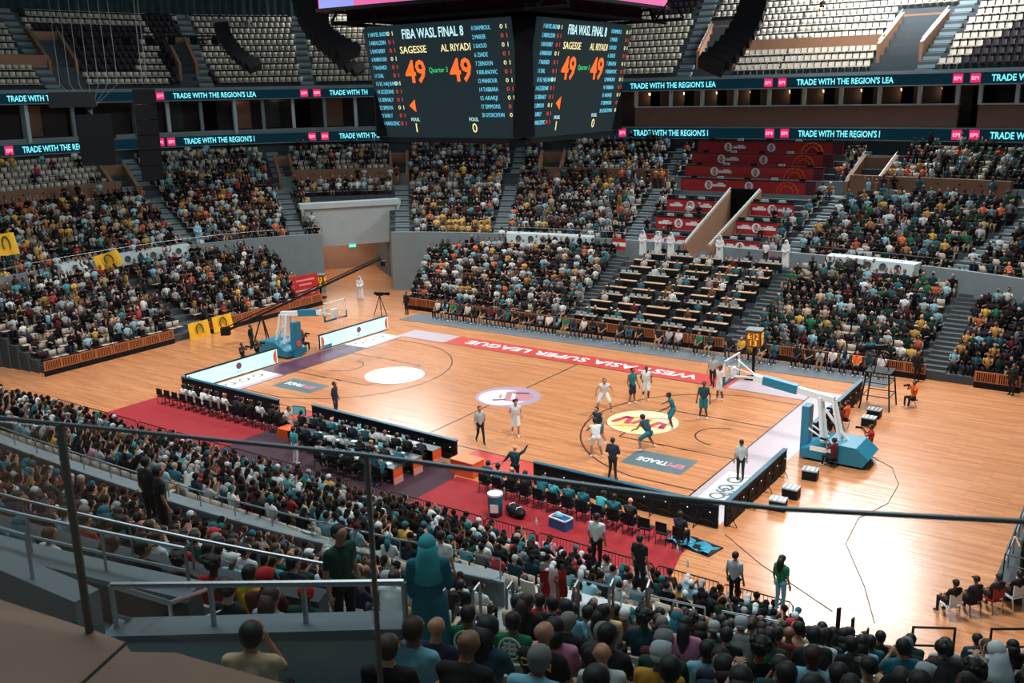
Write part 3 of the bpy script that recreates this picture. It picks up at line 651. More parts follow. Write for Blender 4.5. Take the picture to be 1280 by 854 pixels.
for i in range(7):
    t = -.9+.3*i; o = MB().lathe([(.10, -.55), (.22, -.5), (.26, -.1), (.1, 0)], (3*t, 3.5*t, 0), 8).build('lamp_head', M_BLACKM, lb); MB().tube([(3*t, 3.5*t, 0), (3*t, 3.5*t, 10)], .015, 4).build('cable', M_CONCD, lb)

# ------------------------------------------------------------------ basket supports
def basket(sx, label):
    r_ = thing('basketball_hoop', label, 'basketball hoop', (0, 0, 0), 0 if sx > 0 else math.pi)
    gl = MB().box((12.8, 0, 3.48), (.03, 1.8, 1.05)).build('backboard', M_GLASS, r_)
    mb = MB()
    for y in (-.9, .9): mb.box((12.8, y, 3.48), (.06, .07, 1.12))
    for z in (2.94, 4.02): mb.box((12.8, 0, z), (.06, 1.87, .07))
    mb.build('backboard_frame', M_WMETAL, r_)
    mb = MB()
    for y in (-.295, .295): mb.box((12.77, y, 3.27), (.02, .05, .45))
    for z in (3.05, 3.5): mb.box((12.77, 0, z), (.02, .64, .05))
    mb.build('target_square', M_WHITE, r_)
    MB().box((12.8, 0, 2.93), (.10, 1.9, .1)).box((12.8, -.92, 3.1), (.1, .08, .4)).box((12.8, .92, 3.1), (.1, .08, .4)).build('backboard_padding', M_TEALPAD2, r_)
    n = 20; mb = MB(); mb.tube([(12.425+.225*math.cos(2*math.pi*i/n), .225*math.sin(2*math.pi*i/n), 3.05) for i in range(n+1)], .012, 6); mb.box((12.72, 0, 3.05), (.14, .12, .03)); mb.build('rim', M_ORANGE, r_)
    mb = MB()
    for i in range(12):
        for d in (1, -1):
            a0 = 2*math.pi*i/12; pts = []
            for k in range(5): a = a0 + d*k*.26; rr = .225-.10*math.sin(k/4*1.4); pts.append((12.425+rr*math.cos(a), rr*math.sin(a), 3.05-.105*k))
            mb.tube(pts, .006, 3, cap=False)
    mb.build('net', M_WHITE, r_)
    mb = MB(); mb.tube([(12.85, -.6, 3.75), (14.0, 0, 3.3)], .03, 6); mb.tube([(12.85, .6, 3.75), (14.0, 0, 3.3)], .03, 6); mb.tube([(12.85, 0, 3.1), (14.2, 0, 3.2)], .06, 6)
    mb.box((12.9, 0, 3.3), (.1, .5, .5)); mb.build('bracket', M_WMETAL, r_)
    def bar(a, b, w_, h_, name, mt):
        a, b = Vector(a), Vector(b); d = b-a; M = d.to_track_quat('X', 'Z').to_matrix().to_4x4(); M.translation = (a+b)/2
        o = MB().box((0, 0, 0), (d.length, w_, h_)).build(name, mt, r_); o.matrix_local = M; return o
    bar((13.9, 0, 3.22), (17.6, 0, 2.72), .26, .28, 'boom', M_WMETAL); bar((14.35, 0, 3.16), (15.95, 0, 2.95), .36, .40, 'boom_pad', M_TEALPAD)
    for y in (-.28, .28): bar((17.3, y, .6), (17.0, y*.6, 2.75), .12, .16, 'upright', M_WMETAL); bar((18.1, y, .6), (17.6, y*.6, 2.7), .10, .12, 'upright', M_WMETAL)
    bar((17.25, 0, 2.2), (18.6, 0, .6), .08, .10, 'brace', M_WMETAL)
    for y in (-.25, .25): bar((16.6, y, 1.3), (17.9, y, .6), .06, .06, 'brace', M_WMETAL)
    MB().box((16.45, 0, 1.15), (.34, .62, 2.3)).build('front_pad', M_TEALPAD, r_)
    mb = MB(); P = [(16.45, .12), (19.2, .12), (19.45, .5), (18.9, .95), (17.6, .98), (16.7, .55), (16.45, .5)]
    k = len(mb.v); nP = len(P)
    for y in (-.85, .85): mb.v += [(x, y, z) for x, z in P]
    mb.f.append(tuple(range(nP))); mb.f.append(tuple(range(2*nP-1, nP-1, -1)))
    for i in range(nP): mb.f.append((i, nP+i, nP+(i+1) % nP, (i+1) % nP))
    mb.m = [0]*len(mb.f); o = mb.build('base_pad', M_TEALPAD, r_)
    for y in (-.6, .6):
        for x in (16.8, 18.9): MB().lathe([(.06, -.05), (.06, .05)], (x, y, .06), 8).build('wheel', M_BLACK, o)
    MB().box((17.4, -.865, .62), (1.0, .02, .22)).build('white_mark', M_WHITE, o); MB().lathe([(.2, 0), (.2, .02)], (0, 0, 0), 12).build('orange_mark', M_ORANGE, o).matrix_local = Matrix.Translation((16.27, 0, .9)) @ Matrix.Rotation(-math.pi/2, 4, 'Y')
    return r_
basket(1, 'teal-padded basketball hoop at the right end with white frame'); basket(-1, 'teal-padded basketball hoop at the left end, beside the white LED boards')
shot = []
def shot_clock(x, y, rz, label, z=1.95, h=.95):
    r_ = thing('shot_clock', label, 'shot clock', (x, y, 0), rz)
    MB().box((0, 0, z+h/2), (.85, .85, h)).build('clock_cube', M_BLACK, r_)
    MB().tube([(0, 0, 0), (0, 0, z)], .09, 8).build('pole', M_BLACK, r_); MB().box((0, 0, .04), (.8, .8, .08)).build('base', M_BLACK, r_)
    MB().box((0, 0, z+h+.03), (.9, .9, .06)).build('top_plate', M_CONC, r_)
    for k in range(4):
        M = Matrix.Rotation(k*math.pi/2, 4, 'Z') @ Matrix.Translation((0, -.43, z)) @ Matrix.Rotation(math.pi/2, 4, 'X')
        f = MB().box((0, h/2, 0), (.78, h*.9, .01)).build('clock_face', mat('amber_clock_face', (.05, .02, .01), .4, emit=srgb(120, 62, 16), es=.9), r_); f.matrix_local = M
        mt = mat('led_amber_digit', (.3, .2, .02), .4, emit=srgb(255, 176, 40), es=1.4)
        text('6:12', .46, Matrix.Translation((0, h*.52, .01)), mt, f, width=.62); text('13', .46, Matrix.Translation((0, h*.12, .01)), mt, f, width=.36)
    return r_
shot_clock(10.2, 9.95, .15, 'amber shot clock cube on a black post behind the right hoop')
shot_clock(-28.6, 14.2, .5, 'amber shot clock cube beside the red banner at the left tunnel corner', 1.0, .95)

# ------------------------------------------------------------------ courtside LED boards
M_CAB = mat('led_cabinet_back', (.010, .011, .014), .5, noise=.4, nscale=6, spec=.12)
M_WLED = mat('white_led_screen', (.3, .4, .42), .4, emit=srgb(196, 240, 246), es=1.0)
M_BLED = mat('blue_led_screen', (.02, .1, .16), .4, emit=srgb(28, 116, 150), es=.8)
def boards(name_loc, a, b, label, lit, h=.98):
    """a run of LED cabinets from a to b; the screen faces the left of a->b"""
    a, b = Vector((*a, 0)), Vector((*b, 0)); d = b-a; L = d.length; rz = math.atan2(d.y, d.x); n = max(1, round(L/.96)); wd = L/n
    r_ = thing('led_board', label, 'LED board', tuple(a), rz)
    for i in range(n):
        c = MB().box((wd*(i+.5), -.06, h/2+.02), (wd*.985, .12, h-.04)).build('cabinet', M_CAB, r_)
        mb = MB(); mb.box((wd*(i+.5), -.13, .62), (.34, .05, .22)); mb.box((wd*(i+.5)-.2, -.14, .3), (.1, .04, .1)); mb.tube([(wd*i+.1, -.14, .2), (wd*(i+.5), -.17, .34), (wd*(i+1)-.1, -.14, .22)], .012, 4); mb.build('power_box', M_BLACK, c)
        MB().box((wd*(i+.5)+.16, -.157, .66), (.05, .012, .03)).build('status_light', mat('small_white_light', (.5, .5, .5), .4, emit=(.9, .95, 1), es=1.2), c)
        if i % 2 == 0: MB().tube([(wd*(i+.1), -.1, .7), (wd*(i+.1), -.5, .03), (wd*(i+.1), -.1, .03)], .02, 4).build('foot', M_BLACK, c)
    MB().box((L/2, -.05, h+.02), (L, .2, .045)).build('top_cap', M_TEALPAD2 if not lit else M_BLACK, r_)
    s_ = MB().box((L/2, .008, h/2+.02), (L-.04, .012, h-.08)).build('screen', M_WLED, r_)
    MB().box((L-.55, .012, .16), (1.0, .012, .22)).build('screen_blue_strip', M_BLED, r_)
    for u in (L*.45,):
        e = MB().lathe([(0, 0), (.2, 0), (.2, .012), (0, .012)], (0, 0, 0), 14).build('emblem_ball', mat('led_navy_mark', (.02, .03, .06), .5, emit=srgb(40, 60, 90), es=.5), s_); e.matrix_local = Matrix.Translation((u, .014, .62)) @ Matrix.Rotation(-math.pi/2, 4, 'X')
        for k in (-1, 0, 1): MB().box((u+.08*k, .03, .62-.02*abs(k)), (.03, .012, .3)).build('emblem_stroke', mat('led_red_mark', (.2, .03, .03), .5, emit=srgb(200, 60, 60), es=.7), s_)
        text('BCL', .2, Matrix.Translation((u, .016, .2)) @ Matrix.Rotation(math.pi, 4, 'Z') @ Matrix.Rotation(math.pi/2, 4, 'X'), mat('led_navy_mark', (.02, .03, .06), .5), s_, width=.3)
    for u, rr in ((.1, .42), (L-.1, .42)):
        n_ = 14; pts = [(rr*math.sin(math.pi*k/n_)*(1 if u < 1 else -1)*.62, rr*math.cos(math.pi*k/n_)) for k in range(n_+1)]
        o = MB().prism(pts if u > 1 else pts[::-1], 0, .012).build('screen_ball', mat('led_orange_ball', (.3, .1, .03), .5, emit=srgb(196, 84, 40), es=.9), s_); o.matrix_local = Matrix.Translation((u, .026, h/2)) @ Matrix.Rotation(math.pi/2, 4, 'X')
    return r_
boards('l', (-16.3, -1.8), (-16.3, -8.6), 'bright white LED board on the left baseline, nearer the benches', 1)
boards('l', (-16.3, 8.6), (-16.3, 1.9), 'bright white LED board on the left baseline, farther from the benches', 1)
boards('r', (16.3, -9.2), (16.3, -2.5), 'black-backed LED board on the right baseline, nearer the camera', 0)
boards('r', (16.3, 1.4), (16.3, 9.5), 'black-backed LED board on the right baseline, behind the hoop base', 0)
boards('n', (-16.2, -8.9), (-8.1, -9.1), 'black-backed LED board in front of the white-shirted bench', 0)
boards('n', (-6.0, -8.75), (3.5, -9.1), 'black-backed LED board in front of the scorers tables', 0)
boards('n', (7.9, -9.45), (16.2, -9.45), 'black-backed LED board in front of the teal-shirted bench', 0)

# ------------------------------------------------------------------ tables, benches, boxes
def long_table(x0, x1, y, label, n):
    r_ = thing('scorers_table', label, 'table', (x0, y, 0)); L = x1-x0
    MB().box((L/2, 0, .745), (L, .62, .03)).build('tabletop', mat('dark_table_top', srgb(40, 58, 62), .4), r_)
    MB().box((L/2, .29, .36), (L, .03, .72)).build('front_panel', M_BLACK, r_)
    e = MB().box((L-.02, 0, .36), (.04, .62, .72)).build('end_panel', M_ORANGE, r_); MB().box((L+.005, 0, .16), (.012, .6, .3)).build('pale_band', mat('salmon_print', srgb(226, 150, 140), .5), e)
    for u in [L*k/n for k in range(n)]:
        for yy in (-.26,): MB().box((u+.05, yy, .365), (.05, .05, .73)).build('leg', M_BLACK, r_)
    return r_
TABLES = [(-5.4, 3.0, -9.95, 'front'), (-4.6, 2.95, -11.25, 'middle'), (-1.6, 2.9, -12.5, 'rear')]
for x0, x1, y, w_ in TABLES: long_table(x0, x1, y, '%s scorers table with an orange end panel' % w_, 5)
PAPER = mat('white_paper', srgb(225, 230, 230), .7)
for i in range(26):
    t = TABLES[i % 3]; x = t[0]+.5+(t[1]-t[0]-1)*((i*37) % 100)/100; rz = (i % 7)*.2-.6
    tag(MB().box((x, t[2]+(-.12 if i % 2 else .1), .766), (.30, .21, .006), rz).build('paper_sheet', PAPER), 'white paper sheet on the %s scorers table, %s laid from its left end' % (t[3], ordn(1+sum(1 for k in range(26) if k % 3 == i % 3 and (k*37) % 100 < (i*37) % 100))), 'paper', 'papers on the %s scorers table' % t[3])
for i in range(8):
    t = TABLES[i % 3]; x = t[0]+.9+(t[1]-t[0]-1.6)*((i*53+20) % 100)/100
    r_ = thing('laptop', 'open laptop on the %s scorers table, %s from its left end' % (t[3], ordn(1+sum(1 for k in range(8) if k % 3 == i % 3 and (k*53+20) % 100 < (i*53+20) % 100))), 'laptop', (x, t[2]+.05, .763), math.pi+.2*(i % 3-1), 'laptops on the %s scorers table' % t[3])
    MB().box((0, 0, .01), (.34, .24, .02)).build('keyboard_base', M_DSTEEL, r_); s_ = MB().box((0, -.14, .12), (.34, .02, .23)).build('screen_lid', M_BLACK, r_)
    MB().box((0, -.128, .12), (.3, .004, .19)).build('screen', mat('laptop_glow', (.1, .2, .2), .4, emit=srgb(120, 200, 205), es=.6), s_)
mon = thing('monitor', 'large teal-lit monitor at the left end of the front scorers table', 'monitor', (-5.8, -9.9, .0), .2)
MB().box((0, 0, 1.05), (.75, .05, .45)).build('panel', M_BLACK, mon); MB().box((0, -.03, 1.05), (.7, .01, .4)).build('screen', mat('monitor_glow', (.1, .3, .3), .4, emit=srgb(60, 140, 150), es=.7), mon); MB().box((0, 0, .42), (.08, .08, .84)).build('stand', M_BLACK, mon)
ob = thing('orange_box', 'orange-red box standing on the court side of the red carpet', 'box', (4.75, -10.05, 0), -.04)
MB().box((0, 0, .34), (1.25, .8, .64)).build('body', M_ORANGE, ob); MB().box((0, 0, .68), (1.3, .84, .05)).build('lid', mat('bright_orange_lid', srgb(240, 120, 70), .45), ob)
tag(MB().box((-5.6, -10.9, .25), (.8, .7, .5)).build('orange_box', M_ORANGE), 'small orange box on the red carpet beside the left bench', 'box')
def chair_proto(mt, mt2):
    r_ = bpy.data.objects.new('chair', None); C.objects.link(r_); r_.empty_display_size = .1
    MB().box((0, .02, .44), (.44, .42, .05)).build('seat', mt, r_); MB().box((0, -.2, .72), (.44, .04, .36)).build('backrest', mt, r_)
    for x in (-.2, .2):
        MB().tube([(x, -.2, .9), (x, -.19, .44), (x, -.24, .0)], .014, 5).build('leg', mt2, r_); MB().tube([(x, .2, .44), (x, .23, 0)], .014, 5).build('leg', mt2, r_)
    return r_
CH_B = chair_proto(M_BLACK, M_BLACK); CH_W = chair_proto(M_WMETAL, M_WMETAL); CH_R = chair_proto(mat('red_chair_plastic', srgb(150, 30, 30), .5), M_DSTEEL)
_used = set()
def place_chair(proto, x, y, rz, label, group=None, z=0.):
    if proto.name in _used: c = copy_tree(proto)
    else: c = proto; _used.add(proto.name)
    c.location = (x, y, z); c.rotation_euler = (0, 0, rz); tag(c, label, 'chair', group); return c
# drinks, cooler, bags
tb = thing('water_barrel', 'tall teal drinks barrel with white lid on the red carpet', 'barrel', (8.35, -13.0, .022))
MB().lathe([(.22, 0), (.27, .06), (.30, .5), (.30, .85), (.27, .9)], (0, 0, 0), 18).build('body', M_TEALPAD2, tb, smooth=True); MB().lathe([(.31, .88), (.31, .96), (.1, 1.0), (0, 1.0)], (0, 0, 0), 18).build('lid', M_WMETAL, tb)
MB().box((.14, -.285, .42), (.32, .03, .34), .45).build('white_print', M_WHITE, tb)
ck = thing('cool_box', 'blue cool box with white rim on the red carpet behind the teal bench', 'cool box', (11.1, -12.55, .022), -.15)
MB().box((0, 0, .2), (.82, .5, .4)).build('body', mat('blue_plastic', srgb(14, 96, 150), .45), ck); mb = MB()
for y in (-.24, .24): mb.box((0, y, .41), (.84, .05, .05))
for x in (-.4, .4): mb.box((x, 0, .41), (.05, .5, .05))
mb.build('rim', M_WMETAL, ck); MB().ell((-.12, 0, .47), (.2, .14, .14)).build('towel', mat('pale_blue_towel', srgb(140, 190, 205), .9), ck)
bg = thing('equipment_bag', 'black equipment bag with white straps beside the teal barrel', 'bag', (9.0, -12.55, .022), -.4)
MB().ell((0, 0, .2), (.6, .3, .2), 14, 8).build('body', M_BLACK, bg, smooth=True)
for x in (-.25, .25): MB().tube([(x, -.24, .12), (x, -.1, .42), (x, .1, .42), (x, .24, .12)], .02, 5).build('strap', M_WMETAL, bg)
tm = thing('folded_banner', 'crumpled teal and black banner lying at the corner of the red carpet', 'banner', (15.95, -11.2, .003), -.18)
mb = MB()
for i in range(9):
    for j in range(5): mb.v.append((-.9+.225*i, -.4+.2*j, .05+.05*math.sin(i*1.9+j)+.03*math.cos(j*2.3)))
for i in range(8):
    for j in range(4): a = i*5+j; mb.f.append((a, a+5, a+6, a+1)); mb.m.append(0)
mb.build('cloth', mat('cyan_print_cloth', srgb(20, 130, 160), .6, noise=.6, nscale=3), tm); MB().box((0, 0, .02), (1.95, .95, .035)).build('backing', M_BLACK, tm)
for i, (x, y) in enumerate(((16.5, -12.9), (15.75, -12.15), (8.0, -10.9), (7.4, -11.1), (14.0, -11.0), (10.2, -12.9), (9.9, -10.6))):
    o = thing('water_bottle', ['clear water bottle by the last bench chair, right end', 'clear water bottle beside the crumpled teal banner', 'clear water bottle under the left end of the teal bench', 'second clear water bottle under the left end of the teal bench', 'clear water bottle under the middle of the teal bench', 'clear water bottle on the red carpet near the blue cool box', 'clear water bottle beneath the third bench chair'][i], 'bottle', (x, y, .022))
    MB().lathe([(.04, 0), (.045, .02), (.045, .2), (.018, .26), (.018, .29)], (0, 0, 0), 10).build('body', mat('pale_plastic', srgb(170, 205, 215), .2), o); MB().lathe([(.02, .285), (.02, .31), (0, .31)], (0, 0, 0), 8).build('cap', M_WHITE, o)
# photographers' kit behind the right baseline
def flight_case(x, y, rz, label):
    r_ = thing('equipment_crate', label, 'crate', (x, y, 0), rz)
    MB().box((0, 0, .22), (.62, .5, .40)).build('body', M_BLACK, r_); MB().box((0, 0, .44), (.64, .52, .06)).build('lid', M_PANEL, r_)
    for u in (-.2, 0, .2): MB().box((u, 0, .475), (.06, .46, .012)).build('lid_rib', M_DSTEEL, r_)
    for u in (-.27, .27): MB().box((u, 0, .02), (.08, .4, .05)).build('runner', M_DSTEEL, r_)
for x, y, rz, l in ((17.5, -6.6, .1, 'pale-topped crate behind the right baseline board, nearest the corner'), (17.55, -5.2, 0, 'pale-topped crate with a laptop, second from the corner'), (17.6, -2.9, .1, 'pale-topped crate just short of the right hoop base'), (17.9, 5.2, 0, 'pale-topped crate behind the orange-shirted photographer'), (17.8, 6.6, 0, 'pale-topped crate nearest the camera platform')): flight_case(x, y, rz, l)
tw = thing('camera_platform', 'black tubular camera platform at the far right corner of the court', 'platform', (17.5, 8.5, 0))
for x in (-.55, .55):
    for y in (-.55, .55): MB().tube([(x*1.35, y*1.35, 0), (x, y, 1.9)], .04, 6).build('leg', M_BLACK, tw)
MB().box((0, 0, 1.93), (1.25, 1.25, .07)).build('deck', M_BLACK, tw); mb = MB()
for z, k in ((.7, 1.15), (1.4, 1.07)):
    k *= 1.04; P = [(.55*k, .55*k, z), (-.55*k, .55*k, z), (-.55*k, -.55*k, z), (.55*k, -.55*k, z), (.55*k, .55*k, z)]; mb.tube(P, .025, 5)
mb.build('brace', M_BLACK, tw)
def tv_camera(x, y, z, rz, label, tripod=1.5):
    r_ = thing('television_camera', label, 'camera', (x, y, z), rz)
    MB().box((0, 0, tripod+.2), (.22, .5, .26)).box((0, -.3, tripod+.25), (.2, .2, .2)).build('camera_body', M_BLACK, r_); MB().tube([(0, .25, tripod+.2), (0, .75, tripod+.2)], [.09, .13], 10).build('lens', M_BLACKM, r_)
    for k in range(3):
        a = 2*math.pi*k/3+.3; MB().tube([(0, 0, tripod+.08), (.55*math.cos(a), .55*math.sin(a), 0)], .03, 6).build('tripod_leg', M_BLACK, r_)
    MB().lathe([(.07, tripod), (.07, tripod+.08)], (0, 0, 0), 8).build('tripod_head', M_BLACK, r_)
tv_camera(-19.7, 11.6, 0, -1.0, 'television camera on a black tripod in front of the tunnel'); tv_camera(17.4, 8.4, 1.965, 2.2, 'television camera on the black platform', 1.0)
jb = thing('camera_crane', 'long black camera crane reaching over the left baseline', 'camera crane', (-20.6, .9, 0))
MB().tube([(-2.2, -1.3, 1.0), (6.2, 5.2, 5.6)], .09, 6).build('boom', M_BLACK, jb); MB().tube([(-2.2, -1.3, 1.25), (6.2, 5.2, 5.75)], .04, 5).build('upper_stay', M_BLACK, jb)
for k in range(3): a = 2*math.pi*k/3; MB().tube([(0, 0, 2.1), (.75*math.cos(a), .75*math.sin(a), 0)], .05, 6).build('tripod_leg', M_BLACK, jb)
MB().box((-2.2, -1.3, 1.0), (.6, .5, .5), .7).build('counterweight', M_BLACK, jb); MB().box((6.3, 5.3, 5.3), (.3, .4, .35), .7).tube([(6.2, 5.2, 5.6), (6.3, 5.3, 5.2)], .04, 5).build('camera_head', M_BLACK, jb)
tp = thing('red_banner_stand', 'red printed banner standing by the left tunnel corner', 'banner', (-27.4, 11.4, 0), 1.45)
MB().box((0, 0, 1.55), (2.5, .06, 1.9)).build('banner_cloth', M_REDP, tp)
for z, w_ in ((2.1, 1.8), (1.75, 1.2), (1.3, 2.0), (1.0, 1.6)): MB().box((0, .035, z), (w_, .012, .13)).box((0, -.035, z), (w_, .012, .13)).build('white_print_strip', mat('salmon_print', srgb(226, 150, 140), .5), tp)
for x in (-1.2, 1.2): MB().box((x, 0, .8), (.05, .05, 1.6)).build('post', M_BLACK, tp)

# ------------------------------------------------------------------ timber-slatted barriers in front of the floor blocks
def barrier_proto(L=2.3):
    r_ = bpy.data.objects.new('barrier', None); C.objects.link(r_); r_.empty_display_size = .1
    MB().box((0, 0, .16), (L, .12, .32)).build('base', M_BLACK, r_)
    mb = MB(); mb.box((0, 0, .90), (L, .07, .05)); mb.box((0, 0, .36), (L, .07, .05))
    for x in (-L/2+.04, 0, L/2-.04): mb.box((x, 0, .62), (.06, .08, .6))
    mb.build('frame', M_WOODRAIL, r_); MB().box((0, .05, .62), (L-.1, .012, .5)).build('backing', M_BLACKM, r_)
    mb = MB(); n = 20
    for i in range(n): mb.box((-L/2+.1+(L-.2)*i/(n-1), -.02, .62), (.05, .03, .5))
    o = mb.build('slats', M_WOODRAIL, r_, kind='stuff'); return r_
BP = barrier_proto(); _b = [0]
def barrier(x, y, rz, label, group):
    c = BP if not _b[0] else copy_tree(BP); _b[0] = 1; c.location = (x, y, 0); c.rotation_euler = (0, 0, rz); tag(c, label, 'barrier', group)
for i in range(18):
    x = -18.6+2.4*i
    if abs(x-18.9) < 1.0 or abs(x-7.4) < .8: continue
    barrier(x, 14.5, 0, 'timber-slatted barrier along the far floor block, %s from the tunnel' % ordn(i+1), 'barriers along the far floor block')
for i in range(10):
    y = -10.0+2.35*i
    if i == 4: continue
    barrier(-26.55, y, math.pi/2, 'timber-slatted barrier along the left floor block, %s from the tunnel' % ordn(10-i), 'barriers along the left floor block')
# yellow supporter flags on the barriers and parapet
M_YEL = mat('yellow_flag_cloth', srgb(232, 176, 28), .75, noise=.1, nscale=3); M_GRN = mat('dark_green_print', srgb(40, 62, 40), .7)
def flag(c, u, n_, w_, h_, label, waves=.06):
    r_ = thing('supporter_flag', label, 'flag', tuple(c)); u = Vector(u).normalized(); n_ = Vector(n_).normalized(); up = n_.cross(u); mb = MB(); K = 9
    for i in range(K):
        for j in range(4): q = u*w_*(i/(K-1)-.5) + up*h_*(j/3-.5) + n_*waves*math.sin(i*1.1+j*.4); mb.v.append(tuple(q))
    for i in range(K-1):
        for j in range(3): a = i*4+j; mb.f.append((a, a+4, a+5, a+1)); mb.m.append(0)
    mb.build('cloth', M_YEL, r_, smooth=True)
    for a in (0, .7, -.7): MB().tube([tuple(n_*(waves+.02)+u*.32*math.cos(a+k*.52)*w_*.5+up*.34*math.sin(a+k*.52)*h_) for k in range(7)], .05, 4).build('green_emblem_stroke', M_GRN, r_)
    return r_
flag((-26.4, .2, .55), (0, 1, 0), (1, 0, .15), 1.75, 1.15, 'yellow flag with dark emblem on the left barrier, nearer the camera'); flag((-26.4, 2.25, .6), (0, 1, 0), (1, 0, .15), 1.75, 1.15, 'yellow flag with dark emblem on the left barrier, nearer the tunnel')
flag((-34.4, -1.0, 5.0), (.1, 1, .15), (1, 0, .3), 2.0, 1.1, 'yellow flag draped over the pale vent boxes on the left', .12); flag((-35.6, -7.6, 7.0), (.1, 1, 0), (1, 0, .3), 1.5, 1.5, 'yellow flag held up in the left stand at the picture edge', .1)
lf = thing('national_flag', 'red and white striped flag on the parapet left of the robed men', 'flag', (-5.9, 23.7, 4.75))
for z, mt in ((.3, M_REDP), (0, M_WHITE), (-.3, M_REDP)): MB().box((0, 0, z), (1.15, .04, .3)).build('stripe', mt, lf)
MB().lathe([(0, 0), (.12, 0), (0, .22)], (0, -.03, -.1), 6).build('green_tree_mark', mat('green_print', srgb(40, 120, 60), .7), lf)
# ------------------------------------------------------------------ commentary positions: red fronted counters stepping up the tier
def commentary(f0, f1, i, label, small):
    s, z = (9.45, 7.95) if i < 0 else (i, 4.35+.425*(i-.55)) if small else ROWS_G[i]
    c = bp((f0+f1)/2, s+.12); r_ = thing('commentary_desk', label, 'desk', (0, 0, 0), 0, 'red commentary desks')
    wallband(f1, f0, s+.1, z, z+.98, .06, .8).build('red_front', M_REDP, r_); wallband(f1, f0, s+.02, z+.98, z+1.04, .5, .8).build('counter_top', M_BLACK, r_)
    L = abs(arc_of(f0, s)-arc_of(f1, s)); a0 = arc_of(f0, s)
    marks = [.5] if small else [.22, .52]
    for u in marks:
        f = ph_of(a0-L*u, s); x, y = bp(f, s+.09); q = inward(x, y); M = Matrix.Translation((x, y, z+.52)) @ q.to_3d().to_track_quat('Z', 'Y').to_matrix().to_4x4()
        e = MB().lathe([(0, 0), (.36, 0), (.36, .02), (0, .02)], (0, 0, 0), 16).build('emblem_disc', M_WHITE, r_); e.matrix_local = M
        for k in (-1, 0, 1): MB().tube([(.13*k-.1*k, -.25, .03), (.15*k, 0, .03), (.13*k-.1*k, .25, .03)], .03, 4).build('emblem_stroke', M_REDP, e)
    for u in ([.2, .8] if small else [.3]):
        f = ph_of(a0-L*u, s); x, y = bp(f, s+.085); q = inward(x, y); M = Matrix.Translation((x, y, z+.5)) @ q.to_3d().to_track_quat('Z', 'Y').to_matrix().to_4x4()
        MB().box((0, 0, 0), (1.1, .2, .02)).box((.1, .16, 0), (.5, .1, .02)).build('white_print_strip', M_WHITE, r_).matrix_local = M
    if not small:
        f = ph_of(a0-L*.80, s); x, y = bp(f, s+.085); q = inward(x, y); M = Matrix.Translation((x, y, z+.1)) @ q.to_3d().to_track_quat('Z', 'Y').to_matrix().to_4x4(); mo = MB()
        mo.tube([(.85*math.cos(math.pi*k/14), .85*math.sin(math.pi*k/14), 0) for k in range(15)], .07, 4); mo.tube([(.5*math.cos(math.pi*k/14), .5*math.sin(math.pi*k/14), 0) for k in range(15)], .05, 4)
        for k in range(1, 7): mo.tube([(.5*math.cos(math.pi*k/7), .5*math.sin(math.pi*k/7), 0), (.85*math.cos(math.pi*k/7), .85*math.sin(math.pi*k/7), 0)], .03, 4)
        mo.build('orange_half_rosette', M_ORANGE, r_).matrix_local = M
        f2 = ph_of(a0-L*.93, s); wallband(f1, f2, s+.085, z, z+.98, .012, .6).build('maroon_end', M_MAROON, r_)
    for k in range(5):
        f = ph_of(a0-L*(.1+.2*k), s); x, y = bp(f, s+.3); q = inward(x, y); MB().box((x, y, z+1.13), (.5, .12, .2), math.atan2(q.y, q.x)+math.pi/2).build('monitor', M_PANEL if k % 2 else M_BLACK, r_)
CF0, CF1 = 94.2, 85.6
for j, i in enumerate((.75, 3.3, 5.9)):
    commentary(CF0, VOM1+.25, i, 'red commentary desk left of the passage, %s from the parapet' % ordn(j+1), True); commentary(VOM0-.2, CF1, i, 'red commentary desk right of the passage, %s from the parapet' % ordn(j+1), True)
for j, i in enumerate((-1, 0, 2, 4)): commentary(CF0, CF1, i, 'full-width red commentary desk above the passage, %s from its top' % ordn(j+1), False)
# press desks on the far floor block
DESK_X = [-3.55, -1.35, .85, 3.05, 5.25]
dk = None; DESK_POS = []
for i in range(10):
    y, z = LROWS[i]
    for j, x in enumerate(DESK_X):
        xx = x + .12*i - .2 + (.25 if i % 2 else 0); DESK_POS.append((xx, y+.62, z, i, j))
        lab = 'press desk, %s row up, %s from the left stairs' % (ordn(i+1), ordn(j+1))
        if dk is None:
            dk = bpy.data.objects.new('press_desk', None); C.objects.link(dk)
            MB().box((0, .2, .72), (1.62, .36, .04)).build('desktop', M_WOODT, dk); MB().box((0, .04, .5), (1.6, .03, .42)).build('modesty_panel', M_BLACK, dk)
            for u in (-.78, .78): MB().box((u, .2, .36), (.04, .3, .7)).build('leg', M_BLACK, dk)
            mb = MB()
            for u in (-.5, 0, .5): mb.box((u, .08, .86), (.34, .03, .22))
            mb.build('small_screens', M_PANEL, dk, kind='stuff'); d = dk
        else:
            d = dk.copy(); C.objects.link(d)
            for ch in dk.children:
                if ch.name.startswith('small') and (i*7+j*3) % 3: continue
                c = ch.copy(); C.objects.link(c); c.parent = d
        d.location = (xx, y, z); tag(d, lab, 'desk', 'press desks')
